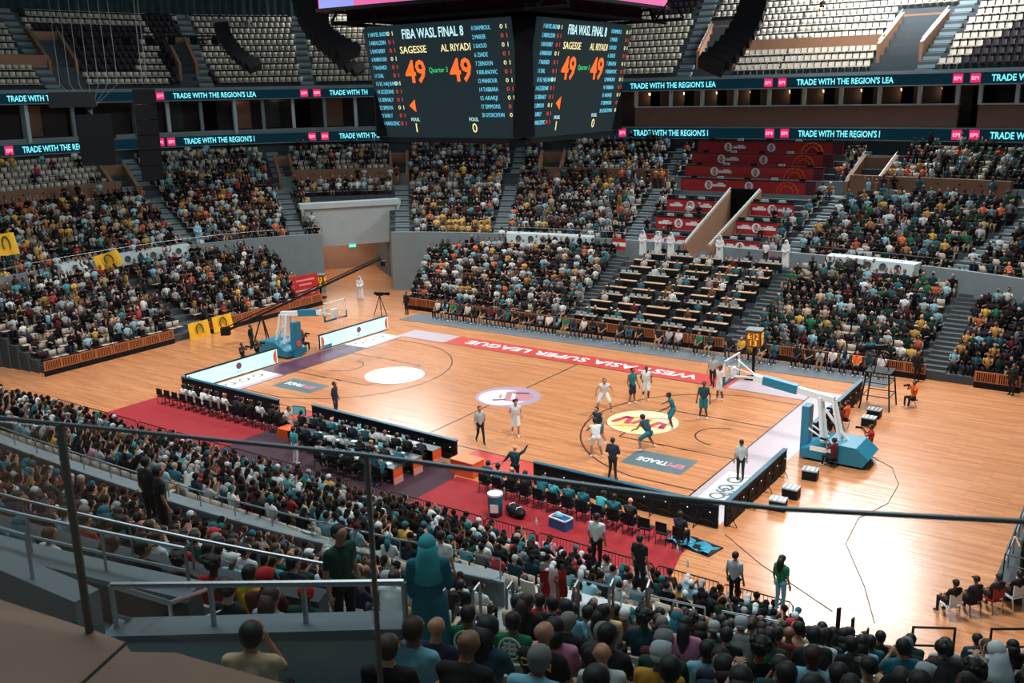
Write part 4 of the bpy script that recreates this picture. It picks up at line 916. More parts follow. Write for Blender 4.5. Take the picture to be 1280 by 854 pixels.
# ------------------------------------------------------------------ people
SKIN, TOP, BOT, SHOE, EYE, LIP = range(6)
def caps_into(mb, tags, a, ra, b, rb, t, n=12, k=3):
    """tapered capsule with round ends; also remembered as a bone so that faces can be told apart"""
    a, b = Vector(a), Vector(b); d = b-a; L = d.length
    if L < 1e-5: d = Vector((0, 0, 1)); L = 1e-5
    d = d.normalized(); x = d.orthogonal().normalized(); y = d.cross(x); base = len(mb.v); rings = []
    for i in range(k+1): q = math.pi/2*i/k; rings.append((a - d*ra*math.cos(q), max(ra*math.sin(q), 1e-4)))
    for i in range(k+1): q = math.pi/2*i/k; rings.append((b + d*rb*math.sin(q), max(rb*math.cos(q), 1e-4)))
    for c, r in rings:
        for j in range(n): u = 2*math.pi*j/n; mb.v.append(tuple(c + r*(math.cos(u)*x + math.sin(u)*y)))
    for i in range(len(rings)-1):
        for j in range(n): mb.f.append((base+i*n+j, base+i*n+(j+1) % n, base+(i+1)*n+(j+1) % n, base+(i+1)*n+j)); mb.m.append(0)
    mb.f.append(tuple(base+j for j in range(n-1, -1, -1))); mb.m.append(0); mb.f.append(tuple(base+(len(rings)-1)*n+j for j in range(n))); mb.m.append(0)
    tags.append((np.array(a), ra, np.array(b), rb, t))
def lerp(a, b, t): return tuple(a[i]+(b[i]-a[i])*t for i in range(3))
def human(J, sleeve=.6, shorts=False, robe=False, bulk=1., hands=True, voxel=.021, skirt=0.):
    """One continuous body: tapered limbs and trunk fused by a voxel skin, fingers rooted in the palms. J: joints. Front is +Y."""
    mb, tg = MB(), []; g = lambda k: Vector(J[k]); bk = bulk
    pel, chest, neck, hd = g('pel'), g('chest'), g('neck'), g('head')
    yaw, pit = J.get('yaw', 0), J.get('pitch', 0)
    H = Matrix.Translation(hd) @ Matrix.Rotation(yaw, 4, 'Z') @ Matrix.Rotation(-pit, 4, 'X')
    h = lambda x, y, z: H @ Vector((x, y, z))
    waist = pel.lerp(chest, .45)
    caps_into(mb, tg, g('lhip'), .105*bk, g('rhip'), .105*bk, BOT)
    caps_into(mb, tg, pel, .115*bk, waist, .118*bk, TOP); caps_into(mb, tg, waist, .118*bk, chest, .128*bk, TOP)
    sh = (g('lsh')+g('rsh'))/2
    for s in ('l', 'r'):
        shv, el, wr = g(s+'sh'), g(s+'el'), g(s+'wr'); side = waist.lerp(shv, .12); side = waist + (shv-sh)*.45
        caps_into(mb, tg, side, .095*bk, sh + (shv-sh)*.62 - Vector((0, 0, .06)), .10*bk, TOP)
        caps_into(mb, tg, sh, .075, shv, .066*bk, TOP)
        if robe: caps_into(mb, tg, shv, .068, el, .062, TOP); caps_into(mb, tg, el, .06, el.lerp(wr, .9), .06, TOP); caps_into(mb, tg, el, .04, wr, .03, SKIN)
        else:
            if sleeve > 0: caps_into(mb, tg, shv, .062*bk, shv.lerp(el, min(1, sleeve)), .054*bk, TOP)
            caps_into(mb, tg, shv.lerp(el, min(.95, sleeve)), .046*bk, el, .040, SKIN if sleeve < 1 else TOP)
            if sleeve > 1: caps_into(mb, tg, el, .046, el.lerp(wr, .92), .036, TOP)
            caps_into(mb, tg, el, .041, wr, .028, SKIN)
        f = (wr-el).normalized(); pal = wr + f*.075
        caps_into(mb, tg, wr, .029, pal, .036, SKIN)
        hp, kn, an, to = g(s+'hip'), g(s+'kn'), g(s+'an'), g(s+'to')
        if robe: caps_into(mb, tg, hp, .13, (hp.x, hp.y, .10), .17, TOP); caps_into(mb, tg, hp, .09, an, .04, TOP)
        elif shorts:
            caps_into(mb, tg, hp, .105, hp.lerp(kn, .86), .098, BOT); caps_into(mb, tg, hp, .075, kn, .056, SKIN); caps_into(mb, tg, kn, .055, kn.lerp(an, .35), .058, SKIN); caps_into(mb, tg, kn.lerp(an, .35), .057, an, .040, SKIN)
        else:
            caps_into(mb, tg, hp, .092*bk, kn, .064, BOT); caps_into(mb, tg, kn, .062, an, .046, BOT)
        heel = an - Vector((0, 0, .045)) - (to-an).normalized()*.03
        caps_into(mb, tg, heel, .043, to, .034, SHOE); caps_into(mb, tg, an, .042, heel, .043, SHOE)
    caps_into(mb, tg, sh-Vector((0, 0, .04)), .10*bk, sh, .085*bk, TOP)
    caps_into(mb, tg, sh, .060, hd, .052, SKIN)
    caps_into(mb, tg, h(0, -.025, .03), .087, h(0, .03, .025), .083, SKIN, 14); caps_into(mb, tg, h(0, .02, -.03), .068, h(0, .052, -.085), .040, SKIN)
    caps_into(mb, tg, h(0, .10, .01), .012, h(0, .122, -.025), .017, SKIN)
    for s in (-1, 1): caps_into(mb, tg, h(.088*s, -.005, .02), .02, h(.084*s, -.008, -.02), .014, SKIN)
    me0 = mb.mesh('raw', []); o = bpy.data.objects.new('raw', me0); C.objects.link(o)
    md = o.modifiers.new('r', 'REMESH'); md.mode = 'VOXEL'; md.voxel_size = voxel; md.use_smooth_shade = True
    sm = o.modifiers.new('s', 'SMOOTH'); sm.factor = .5; sm.iterations = 2
    dg = bpy.context.evaluated_depsgraph_get(); me = bpy.data.meshes.new_from_object(o.evaluated_get(dg)); bpy.data.objects.remove(o); bpy.data.meshes.remove(me0)
    nf = len(me.polygons); ce = np.empty(nf*3); me.polygons.foreach_get('center', ce); ce = ce.reshape(-1, 3); best = np.full(nf, 9.); idx = np.zeros(nf, int)
    for a, ra, b, rb, t in tg:
        d = b-a; L2 = max(d @ d, 1e-9); u = np.clip(((ce-a) @ d)/L2, 0, 1); dist = np.linalg.norm(ce-(a+u[:, None]*d), axis=1) - (ra+(rb-ra)*u)
        dist = np.where(t == SKIN, dist+.004, dist); k = dist < best; best[k] = dist[k]; idx[k] = t
    me.polygons.foreach_set('material_index', idx.astype(np.int32)); me.polygons.foreach_set('use_smooth', np.ones(nf, bool))
    ex = MB()
    for s in (-1, 1): ex.ell(h(.033*s, .102, .012), (.015, .011, .010), 8, 5, EYE)
    ex.ell(h(0, .098, -.068), (.024, .011, .007), 8, 4, LIP)
    if hands:
        for s in ('l', 'r'):
            el, wr = g(s+'el'), g(s+'wr'); f = (wr-el).normalized(); sd = 1 if s == 'l' else -1
            across = J.get(s+'across'); ax = Vector(across) if across else f.cross(Vector((0, 0, 1)))
            if ax.length < .1: ax = Vector((1, 0, 0))
            ax = (ax - f*ax.dot(f)).normalized(); nrm_ = ax.cross(f)
            if nrm_.z > 0: nrm_ = -nrm_
            for k, (off, ln) in enumerate(((-.028, .066), (-.009, .076), (.010, .072), (.028, .055))):
                b = wr + f*.10 + ax*off; p1 = b + f*ln*.45 + nrm_*.008; p2 = p1 + f*ln*.32 + nrm_*.018; p3 = p2 + f*ln*.18 + nrm_*.02
                ex.tube([b-f*.03, p1, p2, p3], [.0095, .009, .008, .006], 6, SKIN)
            b = wr + f*.045 - ax*.032*1; p1 = b - ax*.022 + f*.025 + nrm_*.008; p2 = p1 + f*.028 - ax*.006 + nrm_*.008
            ex.tube([b+ax*.02, p1, p2], [.012, .011, .008], 6, SKIN)
    v0 = np.empty(len(me.vertices)*3); me.vertices.foreach_get('co', v0); v0 = v0.reshape(-1, 3).tolist(); fs = [tuple(p.vertices) for p in me.polygons]; n0 = len(v0)
    out = bpy.data.meshes.new('person'); out.from_pydata(v0 + [tuple(v) for v in ex.v], [], fs + [tuple(i+n0 for i in f) for f in ex.f])
    out.polygons.foreach_set('material_index', np.array(idx.tolist()+ex.m, np.int32)); out.polygons.foreach_set('use_smooth', np.ones(len(out.polygons), bool))
    for _ in range(6): out.materials.append(None)
    bpy.data.meshes.remove(me); out.update(); return out, H
def J_sit(**k):
    J = dict(pel=(0, -.02, .56), chest=(0, -.07, .94), neck=(0, -.06, 1.08), head=(0, -.02, 1.27), lsh=(-.185, -.06, 1.05), rsh=(.185, -.06, 1.05), lel=(-.23, .04, .79), rel=(.23, .04, .79), lwr=(-.12, .26, .68), rwr=(.12, .26, .68),
             lhip=(-.09, 0, .535), rhip=(.09, 0, .535), lkn=(-.13, .40, .53), rkn=(.13, .40, .53), lan=(-.13, .40, .10), ran=(.13, .40, .10), lto=(-.15, .53, .035), rto=(.15, .53, .035))
    J.update(k); return J
def J_std(**k):
    J = dict(pel=(0, 0, .95), chest=(0, 0, 1.31), neck=(0, 0, 1.46), head=(0, .02, 1.645), lsh=(-.19, 0, 1.42), rsh=(.19, 0, 1.42), lel=(-.24, -.03, 1.13), rel=(.24, -.03, 1.13), lwr=(-.25, .06, .88), rwr=(.25, .06, .88),
             lhip=(-.09, 0, .92), rhip=(.09, 0, .92), lkn=(-.10, .02, .50), rkn=(.10, .02, .50), lan=(-.10, -.02, .09), ran=(.10, -.02, .09), lto=(-.12, .11, .035), rto=(.12, .11, .035))
    J.update(k); return J
lean = dict(chest=(0, .12, .88), head=(0, .26, 1.15), neck=(0, .18, 1.0), lsh=(-.185, .14, .98), rsh=(.185, .14, .98), lel=(-.2, .30, .72), rel=(.2, .30, .72), lwr=(-.06, .50, .66), rwr=(.06, .50, .66))
POSE = {
 'sit': human(J_sit()), 'sit_left': human(J_sit(yaw=.7)), 'sit_right': human(J_sit(yaw=-.6, head=(.01, -.02, 1.27), lwr=(-.05, .24, .7))),
 'sit_lean': human(J_sit(**lean)), 'sit_back': human(J_sit(chest=(0, -.13, .92), neck=(0, -.16, 1.05), head=(0, -.13, 1.25), lsh=(-.19, -.15, 1.02), rsh=(.19, -.15, 1.02), lel=(-.25, -.05, .78), rel=(.25, -.05, .78))),
 'sit_phone': human(J_sit(pitch=-.1, lel=(-.2, .14, .86), rel=(.2, .14, .86), lwr=(-.06, .30, 1.10), rwr=(.06, .30, 1.10))),
 'sit_cross': human(J_sit(lwr=(.10, .16, .86), rwr=(-.10, .18, .90), lel=(-.22, .08, .80), rel=(.22, .08, .80))),
 'sit_clap': human(J_sit(lel=(-.24, .10, .84), rel=(.24, .10, .84), lwr=(-.04, .30, .98), rwr=(.04, .30, .98))),
 'sit_armup': human(J_sit(rel=(.30, .02, 1.28), rwr=(.28, .06, 1.52))),
 'sit_face': human(J_sit(pitch=-.25, head=(0, .03, 1.25), lel=(-.17, .22, .82), rel=(.17, .22, .82), lwr=(-.06, .18, 1.10), rwr=(.06, .18, 1.10))),
 'sit_down': human(J_sit(pitch=-.55, head=(0, .05, 1.23), lwr=(-.07, .24, .74), rwr=(.07, .24, .74))),
 'stand': human(J_std()), 'stand_clap': human(J_std(lel=(-.25, .08, 1.18), rel=(.25, .08, 1.18), lwr=(-.04, .28, 1.30), rwr=(.04, .28, 1.30))),
 'stand_up': human(J_std(lel=(-.33, .02, 1.62), rel=(.33, .02, 1.62), lwr=(-.26, .05, 1.90), rwr=(.28, .05, 1.90))),
 'stand_cross': human(J_std(lel=(-.24, .06, 1.16), rel=(.24, .06, 1.16), lwr=(.10, .20, 1.22), rwr=(-.10, .20, 1.24)), sleeve=1.1),
 'robe': human(J_std(lwr=(-.06, .22, 1.02), rwr=(.06, .22, 1.02), lel=(-.25, .02, 1.14), rel=(.25, .02, 1.14)), robe=True),
 'abaya': human(J_std(lwr=(-.20, .16, .92), rwr=(.06, .24, 1.05), lel=(-.24, 0, 1.14), rel=(.24, .02, 1.14), pitch=-.2), robe=True),
 'suit': human(J_std(), sleeve=1.1, bulk=1.06), 'suit_up': human(J_std(rel=(.38, .06, 1.56), rwr=(.50, .12, 1.80), lel=(-.36, -.03, 1.18), lwr=(-.50, -.02, 1.02), lkn=(-.14, .02, .5), lan=(-.2, -.02, .09), lto=(-.24, .11, .035)), sleeve=1.1, bulk=1.06),
 'suit_front': human(J_std(lwr=(-.08, .2, 1.05), rwr=(.08, .2, 1.05), lel=(-.27, .02, 1.16), rel=(.27, .02, 1.16), lan=(-.15, -.02, .09), ran=(.15, -.02, .09), lto=(-.18, .11, .035), rto=(.18, .11, .035)), sleeve=1.1, bulk=1.08),
 'suit_sit': human(J_sit(), sleeve=1.1, bulk=1.04),
 'walk': human(J_std(lkn=(-.1, .16, .52), lan=(-.1, .26, .10), lto=(-.11, .39, .06), rkn=(.1, .0, .5), ran=(.1, -.30, .13), rto=(.11, -.19, .035), lwr=(-.24, -.12, .9), rwr=(.25, .18, .93))),
 'run': human(J_std(pel=(0, 0, .93), chest=(0, .06, 1.29), head=(0, .12, 1.62), lsh=(-.19, .05, 1.4), rsh=(.19, .05, 1.4), lkn=(-.1, .18, .55), lan=(-.1, .14, .13), lto=(-.11, .27, .06), rkn=(.1, .0, .48), ran=(.1, -.22, .22), rto=(.11, -.14, .10), lel=(-.27, -.06, 1.14), rel=(.27, .0, 1.14), lwr=(-.24, .14, 1.05), rwr=(.24, .24, 1.08)), sleeve=0, shorts=True),
 'ready': human(J_std(pel=(0, -.08, .86), chest=(0, .05, 1.20), neck=(0, .1, 1.34), head=(0, .17, 1.50), lsh=(-.19, .08, 1.30), rsh=(.19, .08, 1.30), lhip=(-.1, -.08, .84), rhip=(.1, -.08, .84), lkn=(-.25, .12, .48), rkn=(.25, .12, .48), lan=(-.36, -.02, .09), ran=(.36, -.02, .09), lto=(-.42, .10, .035), rto=(.42, .10, .035), lel=(-.38, .12, 1.08), rel=(.38, .12, 1.08), lwr=(-.40, .32, .98), rwr=(.40, .32, .98)), sleeve=0, shorts=True),
 'crouch': human(J_std(pel=(0, -.12, .74), chest=(0, .10, 1.05), neck=(0, .18, 1.17), head=(0, .28, 1.31), lsh=(-.19, .16, 1.14), rsh=(.19, .16, 1.14), lhip=(-.1, -.12, .72), rhip=(.1, -.12, .72), lkn=(-.28, .16, .44), rkn=(.28, .16, .44), lan=(-.40, -.04, .09), ran=(.40, -.04, .09), lto=(-.46, .08, .035), rto=(.46, .08, .035), lel=(-.36, .22, .90), rel=(.36, .22, .90), lwr=(-.34, .42, .80), rwr=(.34, .42, .80)), sleeve=0, shorts=True),
 'dribble': human(J_std(pel=(0, -.06, .86), chest=(-.02, .06, 1.19), neck=(-.02, .1, 1.33), head=(-.03, .15, 1.50), lsh=(-.2, .06, 1.28), rsh=(.17, .10, 1.28), lhip=(-.1, -.06, .84), rhip=(.1, -.06, .84), lkn=(-.16, .14, .47), rkn=(.17, .06, .46), lan=(-.2, -.08, .09), ran=(.24, -.16, .09), lto=(-.22, .05, .035), rto=(.27, -.03, .035), rel=(.30, .18, 1.05), rwr=(.34, .38, .92), lel=(-.34, .14, 1.08), lwr=(-.30, .32, 1.05)), sleeve=0, shorts=True),
 'player': human(J_std(lel=(-.27, -.02, 1.13), rel=(.27, -.02, 1.13), lwr=(-.29, .12, .92), rwr=(.29, .12, .92), lan=(-.16, -.02, .09), ran=(.16, -.02, .09), lto=(-.19, .11, .035), rto=(.19, .11, .035)), sleeve=0, shorts=True),
 'photo': human(J_sit(pel=(0, -.02, .50), lhip=(-.09, 0, .47), rhip=(.09, 0, .47), lel=(-.22, .16, .88), rel=(.22, .16, .88), lwr=(-.07, .30, 1.14), rwr=(.07, .30, 1.14), lkn=(-.16, .36, .5), rkn=(.16, .36, .5))),
}
def cmat(nm, rgb, r=.8): return mat(nm, srgb(*rgb), r)
SKINS = [cmat('skin_light', (206, 158, 130), .55), cmat('skin_tan', (178, 126, 96), .55), cmat('skin_brown', (132, 88, 64), .55), cmat('skin_dark', (78, 52, 40), .55)]
HAIRS = {'black': cmat('black_hair', (16, 15, 16), .6), 'brown': cmat('brown_hair', (62, 40, 30), .6), 'grey': cmat('grey_hair', (120, 118, 114), .7)}
TOPS = {'black': (13, 15, 18), 'charcoal': (36, 40, 44), 'white': (214, 220, 220), 'pale blue': (128, 188, 206), 'teal': (24, 108, 122), 'dark teal': (16, 62, 74), 'navy': (22, 34, 58), 'grey': (120, 126, 128), 'dark green': (18, 66, 52), 'green': (28, 118, 78),
        'yellow': (228, 176, 40), 'mustard': (200, 140, 40), 'orange': (238, 102, 34), 'red': (190, 34, 40), 'maroon': (92, 26, 36), 'beige': (206, 176, 140), 'pink': (224, 142, 176), 'pale yellow': (236, 212, 140), 'brown': (110, 74, 52), 'light grey': (170, 176, 178), 'turquoise': (60, 168, 176)}
TOPM = {k: mat(k.replace(' ', '_')+'_cloth', srgb(*v), .85, noise=.12, nscale=6) for k, v in TOPS.items()}
BOTS = {'black': TOPM['black'], 'dark blue': cmat('denim_cloth', (40, 56, 80), .85), 'grey': TOPM['charcoal'], 'khaki': cmat('khaki_cloth', (168, 140, 104), .85), 'white': TOPM['white'], 'teal': TOPM['teal'], 'navy': TOPM['navy']}
M_EYE = mat('dark_eye', (.01, .01, .01), .3); M_LIP = cmat('lip', (128, 66, 60), .5)
SHOES = [mat('white_shoe', srgb(210, 210, 210), .6), mat('black_shoe', (.02, .02, .02), .6)]
def hair_mesh(kind):
    mb = MB()
    if kind in ('short', 'crop'): mb.ell((0, -.028, .036), (.099, .110, .102 if kind == 'short' else .097), 14, 9); mb.ell((0, -.05, -.01), (.090, .085, .075), 12, 7)
    if kind == 'long': mb.ell((0, -.03, .040), (.101, .112, .102), 14, 9); mb.tube([(0, -.06, .05), (0, -.115, -.06), (0, -.15, -.2), (0, -.15, -.36)], [.085, .095, .085, .03], 10)
    if kind == 'bob': mb.ell((0, -.03, .035), (.104, .112, .105), 14, 9); mb.tube([(0, -.06, .02), (0, -.085, -.07), (0, -.075, -.16)], [.095, .112, .07], 12)
    if kind == 'bun': mb.ell((0, -.028, .040), (.097, .108, .098), 14, 9); mb.ell((0, -.14, .09), (.05, .05, .05), 10, 6)
    if kind == 'curly':
        mb.ell((0, -.03, .05), (.112, .118, .115), 12, 8)
        for i in range(16): a = i*2.4; mb.ell((.09*math.cos(a), -.05+.08*math.sin(a), .05+.09*((i % 5)/5)), (.04, .04, .04), 6, 4)
    if kind == 'cap':
        mb.lathe([(.102, .02), (.104, .06), (.085, .11), (.04, .135), (0, .14)], (0, -.01, .0), 16); mb.prism([(-.075, .07), (.075, .07), (.06, .165), (0, .185), (-.06, .165)], .03, .042); mb.ell((0, -.035, .01), (.092, .095, .06), 12, 6)
    if kind == 'scarf':
        mb.ell((0, -.02, .035), (.108, .118, .112), 14, 9); mb.tube([(0, -.05, .04), (0, -.06, -.10), (0, -.07, -.22), (0, -.08, -.40)], [.10, .125, .165, .20], 14); mb.tube([(-.1, .02, -.08), (0, .075, -.13), (.1, .02, -.08)], .045, 8)
    if kind == 'ghutra':
        mb.ell((0, -.02, .04), (.108, .118, .110), 14, 9); mb.tube([(0, -.05, .05), (0, -.07, -.10), (0, -.09, -.25)], [.105, .13, .15], 12)
        n = 16; mb.tube([(.107*math.cos(2*math.pi*i/n), -.02+.118*math.sin(2*math.pi*i/n), .085) for i in range(n+1)], .012, 5, 1)
    return mb
HAIRM = {k: hair_mesh(k).mesh('hair', [None, mat('black_cord', (.01, .01, .01), .7)] if k == 'ghutra' else [None], True) for k in ('short', 'crop', 'long', 'bob', 'bun', 'curly', 'cap', 'scarf', 'ghutra')}
_labels = set(); PEOPLE = []
def person(loc, face, pose, top='black', bot='black', skin=1, hair='short', hcol='black', label='', group=None, scale=1., shoe=0, extra=None):
    me, H = POSE[pose]; o = bpy.data.objects.new('person', me); C.objects.link(o)
    d = Vector(face); o.location = loc; o.rotation_euler = (0, 0, math.atan2(d.y, d.x)-math.pi/2); o.scale = (scale,)*3
    ms = [SKINS[skin], TOPM[top], BOTS.get(bot) or TOPM[bot], SHOES[shoe], M_EYE, M_LIP]
    for i, m_ in enumerate(ms): o.material_slots[i].link = 'OBJECT'; o.material_slots[i].material = m_
    if label in _labels: label += ', %d' % len(PEOPLE)
    _labels.add(label); tag(o, label, 'person', group)
    if hair != 'bald':
        h = bpy.data.objects.new({'cap': 'cap', 'scarf': 'headscarf', 'ghutra': 'headdress'}.get(hair, 'hair'), HAIRM[hair]); C.objects.link(h); h.parent = o; h.matrix_local = H
        h.material_slots[0].link = 'OBJECT'; h.material_slots[0].material = HAIRS[hcol] if hcol in HAIRS else TOPM[hcol]
    PEOPLE.append(o); return o
COURT = Vector((0, 0, 0))
# --- on the court
def pl(x, y, face, pose, top, bot, skin, label, hair='crop', scale=1.1, **k): return person((x, y, .004), face, pose, top, bot, skin, hair, label=label, group=None, scale=scale, **k)
pl(3.95, -5.1, (.55, -.5), 'run', 'white', 'white', 1, 'player in white kit jogging upcourt beside the walking referee', 'curly')
pl(8.55, -5.35, (-.35, .45), 'dribble', 'white', 'white', 2, 'player in white kit bent over dribbling the ball', scale=1.12)
pl(7.7, -3.6, (-.1, -1), 'ready', 'dark teal', 'teal', 1, 'player in teal kit pressing tight against the dribbler')
pl(5.75, .45, (.5, -.75), 'ready', 'white', 'white', 1, 'player in white kit facing the camera with feet wide apart', scale=1.14)
pl(6.4, 2.35, (.6, -.3), 'player', 'teal', 'navy', 2, 'player in teal kit standing in front of a white-kitted opponent, far wing', scale=1.12)
pl(6.75, 3.25, (.6, -.8), 'run', 'white', 'white', 3, 'player in white kit partly behind a teal player, far wing', scale=1.1)
pl(9.75, .1, (-.8, -.45), 'ready', 'teal', 'teal', 3, 'player in teal kit stepping off the cream roundel', scale=1.1)
pl(10.1, -3.3, (-.85, .25), 'crouch', 'dark teal', 'teal', 2, 'player in teal kit crouching on the grey sponsor rectangle', scale=1.14)
pl(10.6, 2.0, (.25, -.8), 'player', 'dark teal', 'teal', 3, 'player in teal kit upright in the key by the right hoop', scale=1.12)
pl(10.1, 5.3, (-.2, -1), 'player', 'white', 'white', 3, 'player in white kit standing in the far corner by the referee', scale=1.1)
def ref(x, y, face, pose, label):
    o = person((x, y, .004), face, pose, 'light grey', 'black', 1, 'short', label=label, scale=1.04, shoe=1)
    return o
ref(2.97, -6.65, (.75, -.55), 'walk', 'referee in grey and black walking along the near sideline'); ref(8.85, 7.3, (.2, -1), 'walk', 'referee in grey shirt on the far red sideline band'); ref(15.15, -4.6, (-.5, .9), 'stand', 'referee in pale grey shirt seen from behind on the right baseline')
ball = tag(MB().ell((0, 0, 0), (.122, .122, .122), 16, 10).build('basketball', mat('orange_ball', srgb(186, 88, 44), .6, noise=.1, nscale=30), smooth=True), 'orange basketball under the hand of the dribbling player', 'basketball'); ball.location = (8.35, -4.72, .72)
for a in ((0, 0, 0), (math.pi/2, 0, 0), (0, math.pi/2, 0)):
    s_ = MB().tube([(.1225*math.cos(2*math.pi*i/20), .1225*math.sin(2*math.pi*i/20), 0) for i in range(21)], .003, 4).build('seam', M_BLACK, ball); s_.rotation_euler = a
person((-5.9, -7.3, .004), (.9, .3), 'suit', 'navy', 'navy', 2, 'crop', label='coach in dark suit standing alone on the left sideline', scale=1.05, shoe=1)
person((7.4, -10.2, .004), (-.15, 1), 'suit_up', 'dark teal', 'black', 0, 'bald', label='coach in dark teal jacket with one arm thrown up', scale=1.06, shoe=1)
person((10.5, -7.35, .004), (-.1, 1), 'suit_front', 'navy', 'black', 1, 'crop', label='coach in dark jacket with back turned, inside the near sideline', scale=1.08, shoe=1)
# --- team benches
BL = ['white']*6 + ['black', 'charcoal', 'black', 'white', 'black', 'charcoal']
for i in range(15):
    x = -15.6 + .66*i; place_chair(CH_B, x, -10.75, 0, 'black chair of the white team bench, %s from the far end' % ordn(i+1), 'chairs of the white team bench', .022)
    if i > 2:
        t = BL[i-3]; person((x, -10.75, .022), (.12*(i % 3-1), 1), ['sit', 'sit_lean', 'sit_cross', 'sit_right'][i % 4], t, 'black' if i > 8 else 'white', [1, 2, 0, 3][i % 4], ['crop', 'short', 'bald'][i % 3] if i < 13 else 'short', label='person in %s on the white team bench, %s from its far end' % (t, ordn(i-2)), group='white team bench', scale=1.04)
BR_ = ['dark teal', 'pale blue', 'charcoal', 'charcoal', 'teal', 'turquoise', 'teal', 'teal', 'turquoise', 'teal', 'charcoal', None, None, 'navy']
for i, t in enumerate(BR_):
    x = 6.7 + .69*i; place_chair(CH_B, x, -11.35-.03*i, 0, 'black chair of the teal team bench, %s from its left end' % ordn(i+1), 'chairs of the teal team bench', .022)
    if t: person((x, -11.35-.03*i, .022), (.15*(i % 3-1), 1), ['sit', 'sit_lean', 'sit_cross', 'sit_left'][(i+1) % 4], t, 'black', [1, 2, 0, 1][i % 4], ['crop', 'short', 'bald', 'short'][i % 4], label='person in %s on the teal team bench, %s seat from its left end' % (t, ordn(i+1)), group='teal team bench', scale=1.05)
# --- scorers tables
for k, (x0, x1, y, w_) in enumerate(TABLES):
    n = (12, 9, 5)[k]
    for i in range(n):
        x = x0 + .5 + (x1-x0-1.0)*i/(n-1); t = ['black', 'charcoal', 'black', 'dark teal', 'light grey', 'black', 'teal', 'navy', 'white'][(i*5+k*2) % 9]
        place_chair(CH_B, x, y-.62, 0, 'black chair at the %s scorers table, %s from its left end' % (w_, ordn(i+1)), 'chairs at the scorers tables', .022)
        person((x, y-.62, .022), (.2*((i*3) % 3-1), 1), ['sit', 'sit_lean', 'sit_right', 'sit_left', 'sit_down'][(i+k) % 5], t, 'black', (i+k) % 3, ['short', 'crop', 'bob', 'bald', 'short'][(i+2*k) % 5], label='person in %s at the %s scorers table, %s from its left end' % (t, w_, ordn(i+1)), group='people at the scorers tables')
person((2.2, -13.2, .022), (-.1, 1), 'stand', 'teal', 'dark blue', 1, 'short', label='person in teal shirt standing behind the scorers tables at their right end'); person((-2.6, -13.25, .022), (.1, 1), 'stand', 'turquoise', 'white', 1, 'short', label='person in turquoise shirt standing at the left of the rear scorers table')
person((-6.4, -10.3, .022), (.9, .2), 'sit_lean', 'white', 'white', 1, 'short', label='person in white shirt seated by the teal-lit monitor'); place_chair(CH_B, -6.4, -10.3, -1.3, 'black chair by the teal-lit monitor', None, .022)
# --- row of chairs along the far mat
FT = ['black', 'charcoal', 'black', 'white', 'dark teal', 'black', 'teal', 'black', 'pale blue', 'white', 'maroon', 'black', 'light grey', 'green']
for i in range(47):
    x = -15.4 + .69*i
    if 6.2 < x < 6.9 or i in (21, 25, 29, 38): continue
    y = 13.15 + .012*i; t = FT[(i*5+3) % 14]
    if i in (34, 35, 44): t = 'yellow' if i < 40 else 'orange'
    place_chair(CH_B, x, y, math.pi, 'black chair on the far grey mat, %s from the left' % ordn(i+1), 'chairs on the far mat', .022)
    person((x, y, .022), (.15*(i % 3-1), -1), ['sit', 'sit_cross', 'sit_back', 'sit_left', 'sit_right', 'sit_lean'][(i*7) % 6], t, ['black', 'dark blue', 'black', 'khaki', 'grey'][(i*3) % 5], (i*2+1) % 4, ['short', 'crop', 'bob', 'bald', 'scarf', 'short', 'cap'][(i*4) % 7], label='person in %s seated on the far grey mat, %s from the left' % (t, ordn(i+1)), group='people seated on the far mat')
# --- robed men, guards, photographers
for i, (x, y, z, f) in enumerate(((-3.6, 23.2, 4.12, (0, -1)), (-2.35, 23.2, 4.12, (.2, -1)), (-1.3, 23.2, 4.12, (0, -1)), (2.5, 23.2, 4.12, (.1, -1)), (7.3, 23.2, 4.12, (-.1, -1)))):
    person((x, y, z), f, 'robe', 'white', 'white', 1, 'ghutra', 'white', label='robed man in white on the walkway above the press desks, %s from the left' % ordn(i+1), group='robed men above the press desks', scale=1.08)
person((5.9, 23.2, 4.12), (0, -1), 'stand', 'white', 'black', 1, label='person in white shirt and black trousers beside the rightmost robed man'); person((-25.3, 15.4, 0), (.4, -.8), 'robe', 'white', 'white', 1, 'ghutra', 'white', label='robed man in white standing on the floor before the tunnel', scale=1.08)
x, y = bp(166.4, .9); person((x, y, 4.72), (1, -.3), 'robe', 'pale blue', 'white', 1, 'ghutra', 'white', label='robed man in pale blue-white by the left stand stairs', scale=1.08)
for x, y, f, t, l in ((18.2, 14.0, (.2, -1), 'black', 'person in dark suit standing before the far right stairs'), (23.0, 13.9, (-.5, -1), 'black', 'guard in black standing at the far right picture edge'), (-18.3, 13.0, (0, -1), 'black', 'person in black standing by the left end of the far mat')): person((x, y, 0), f, 'suit', t, 'black', 2, 'crop', label=l, shoe=1)
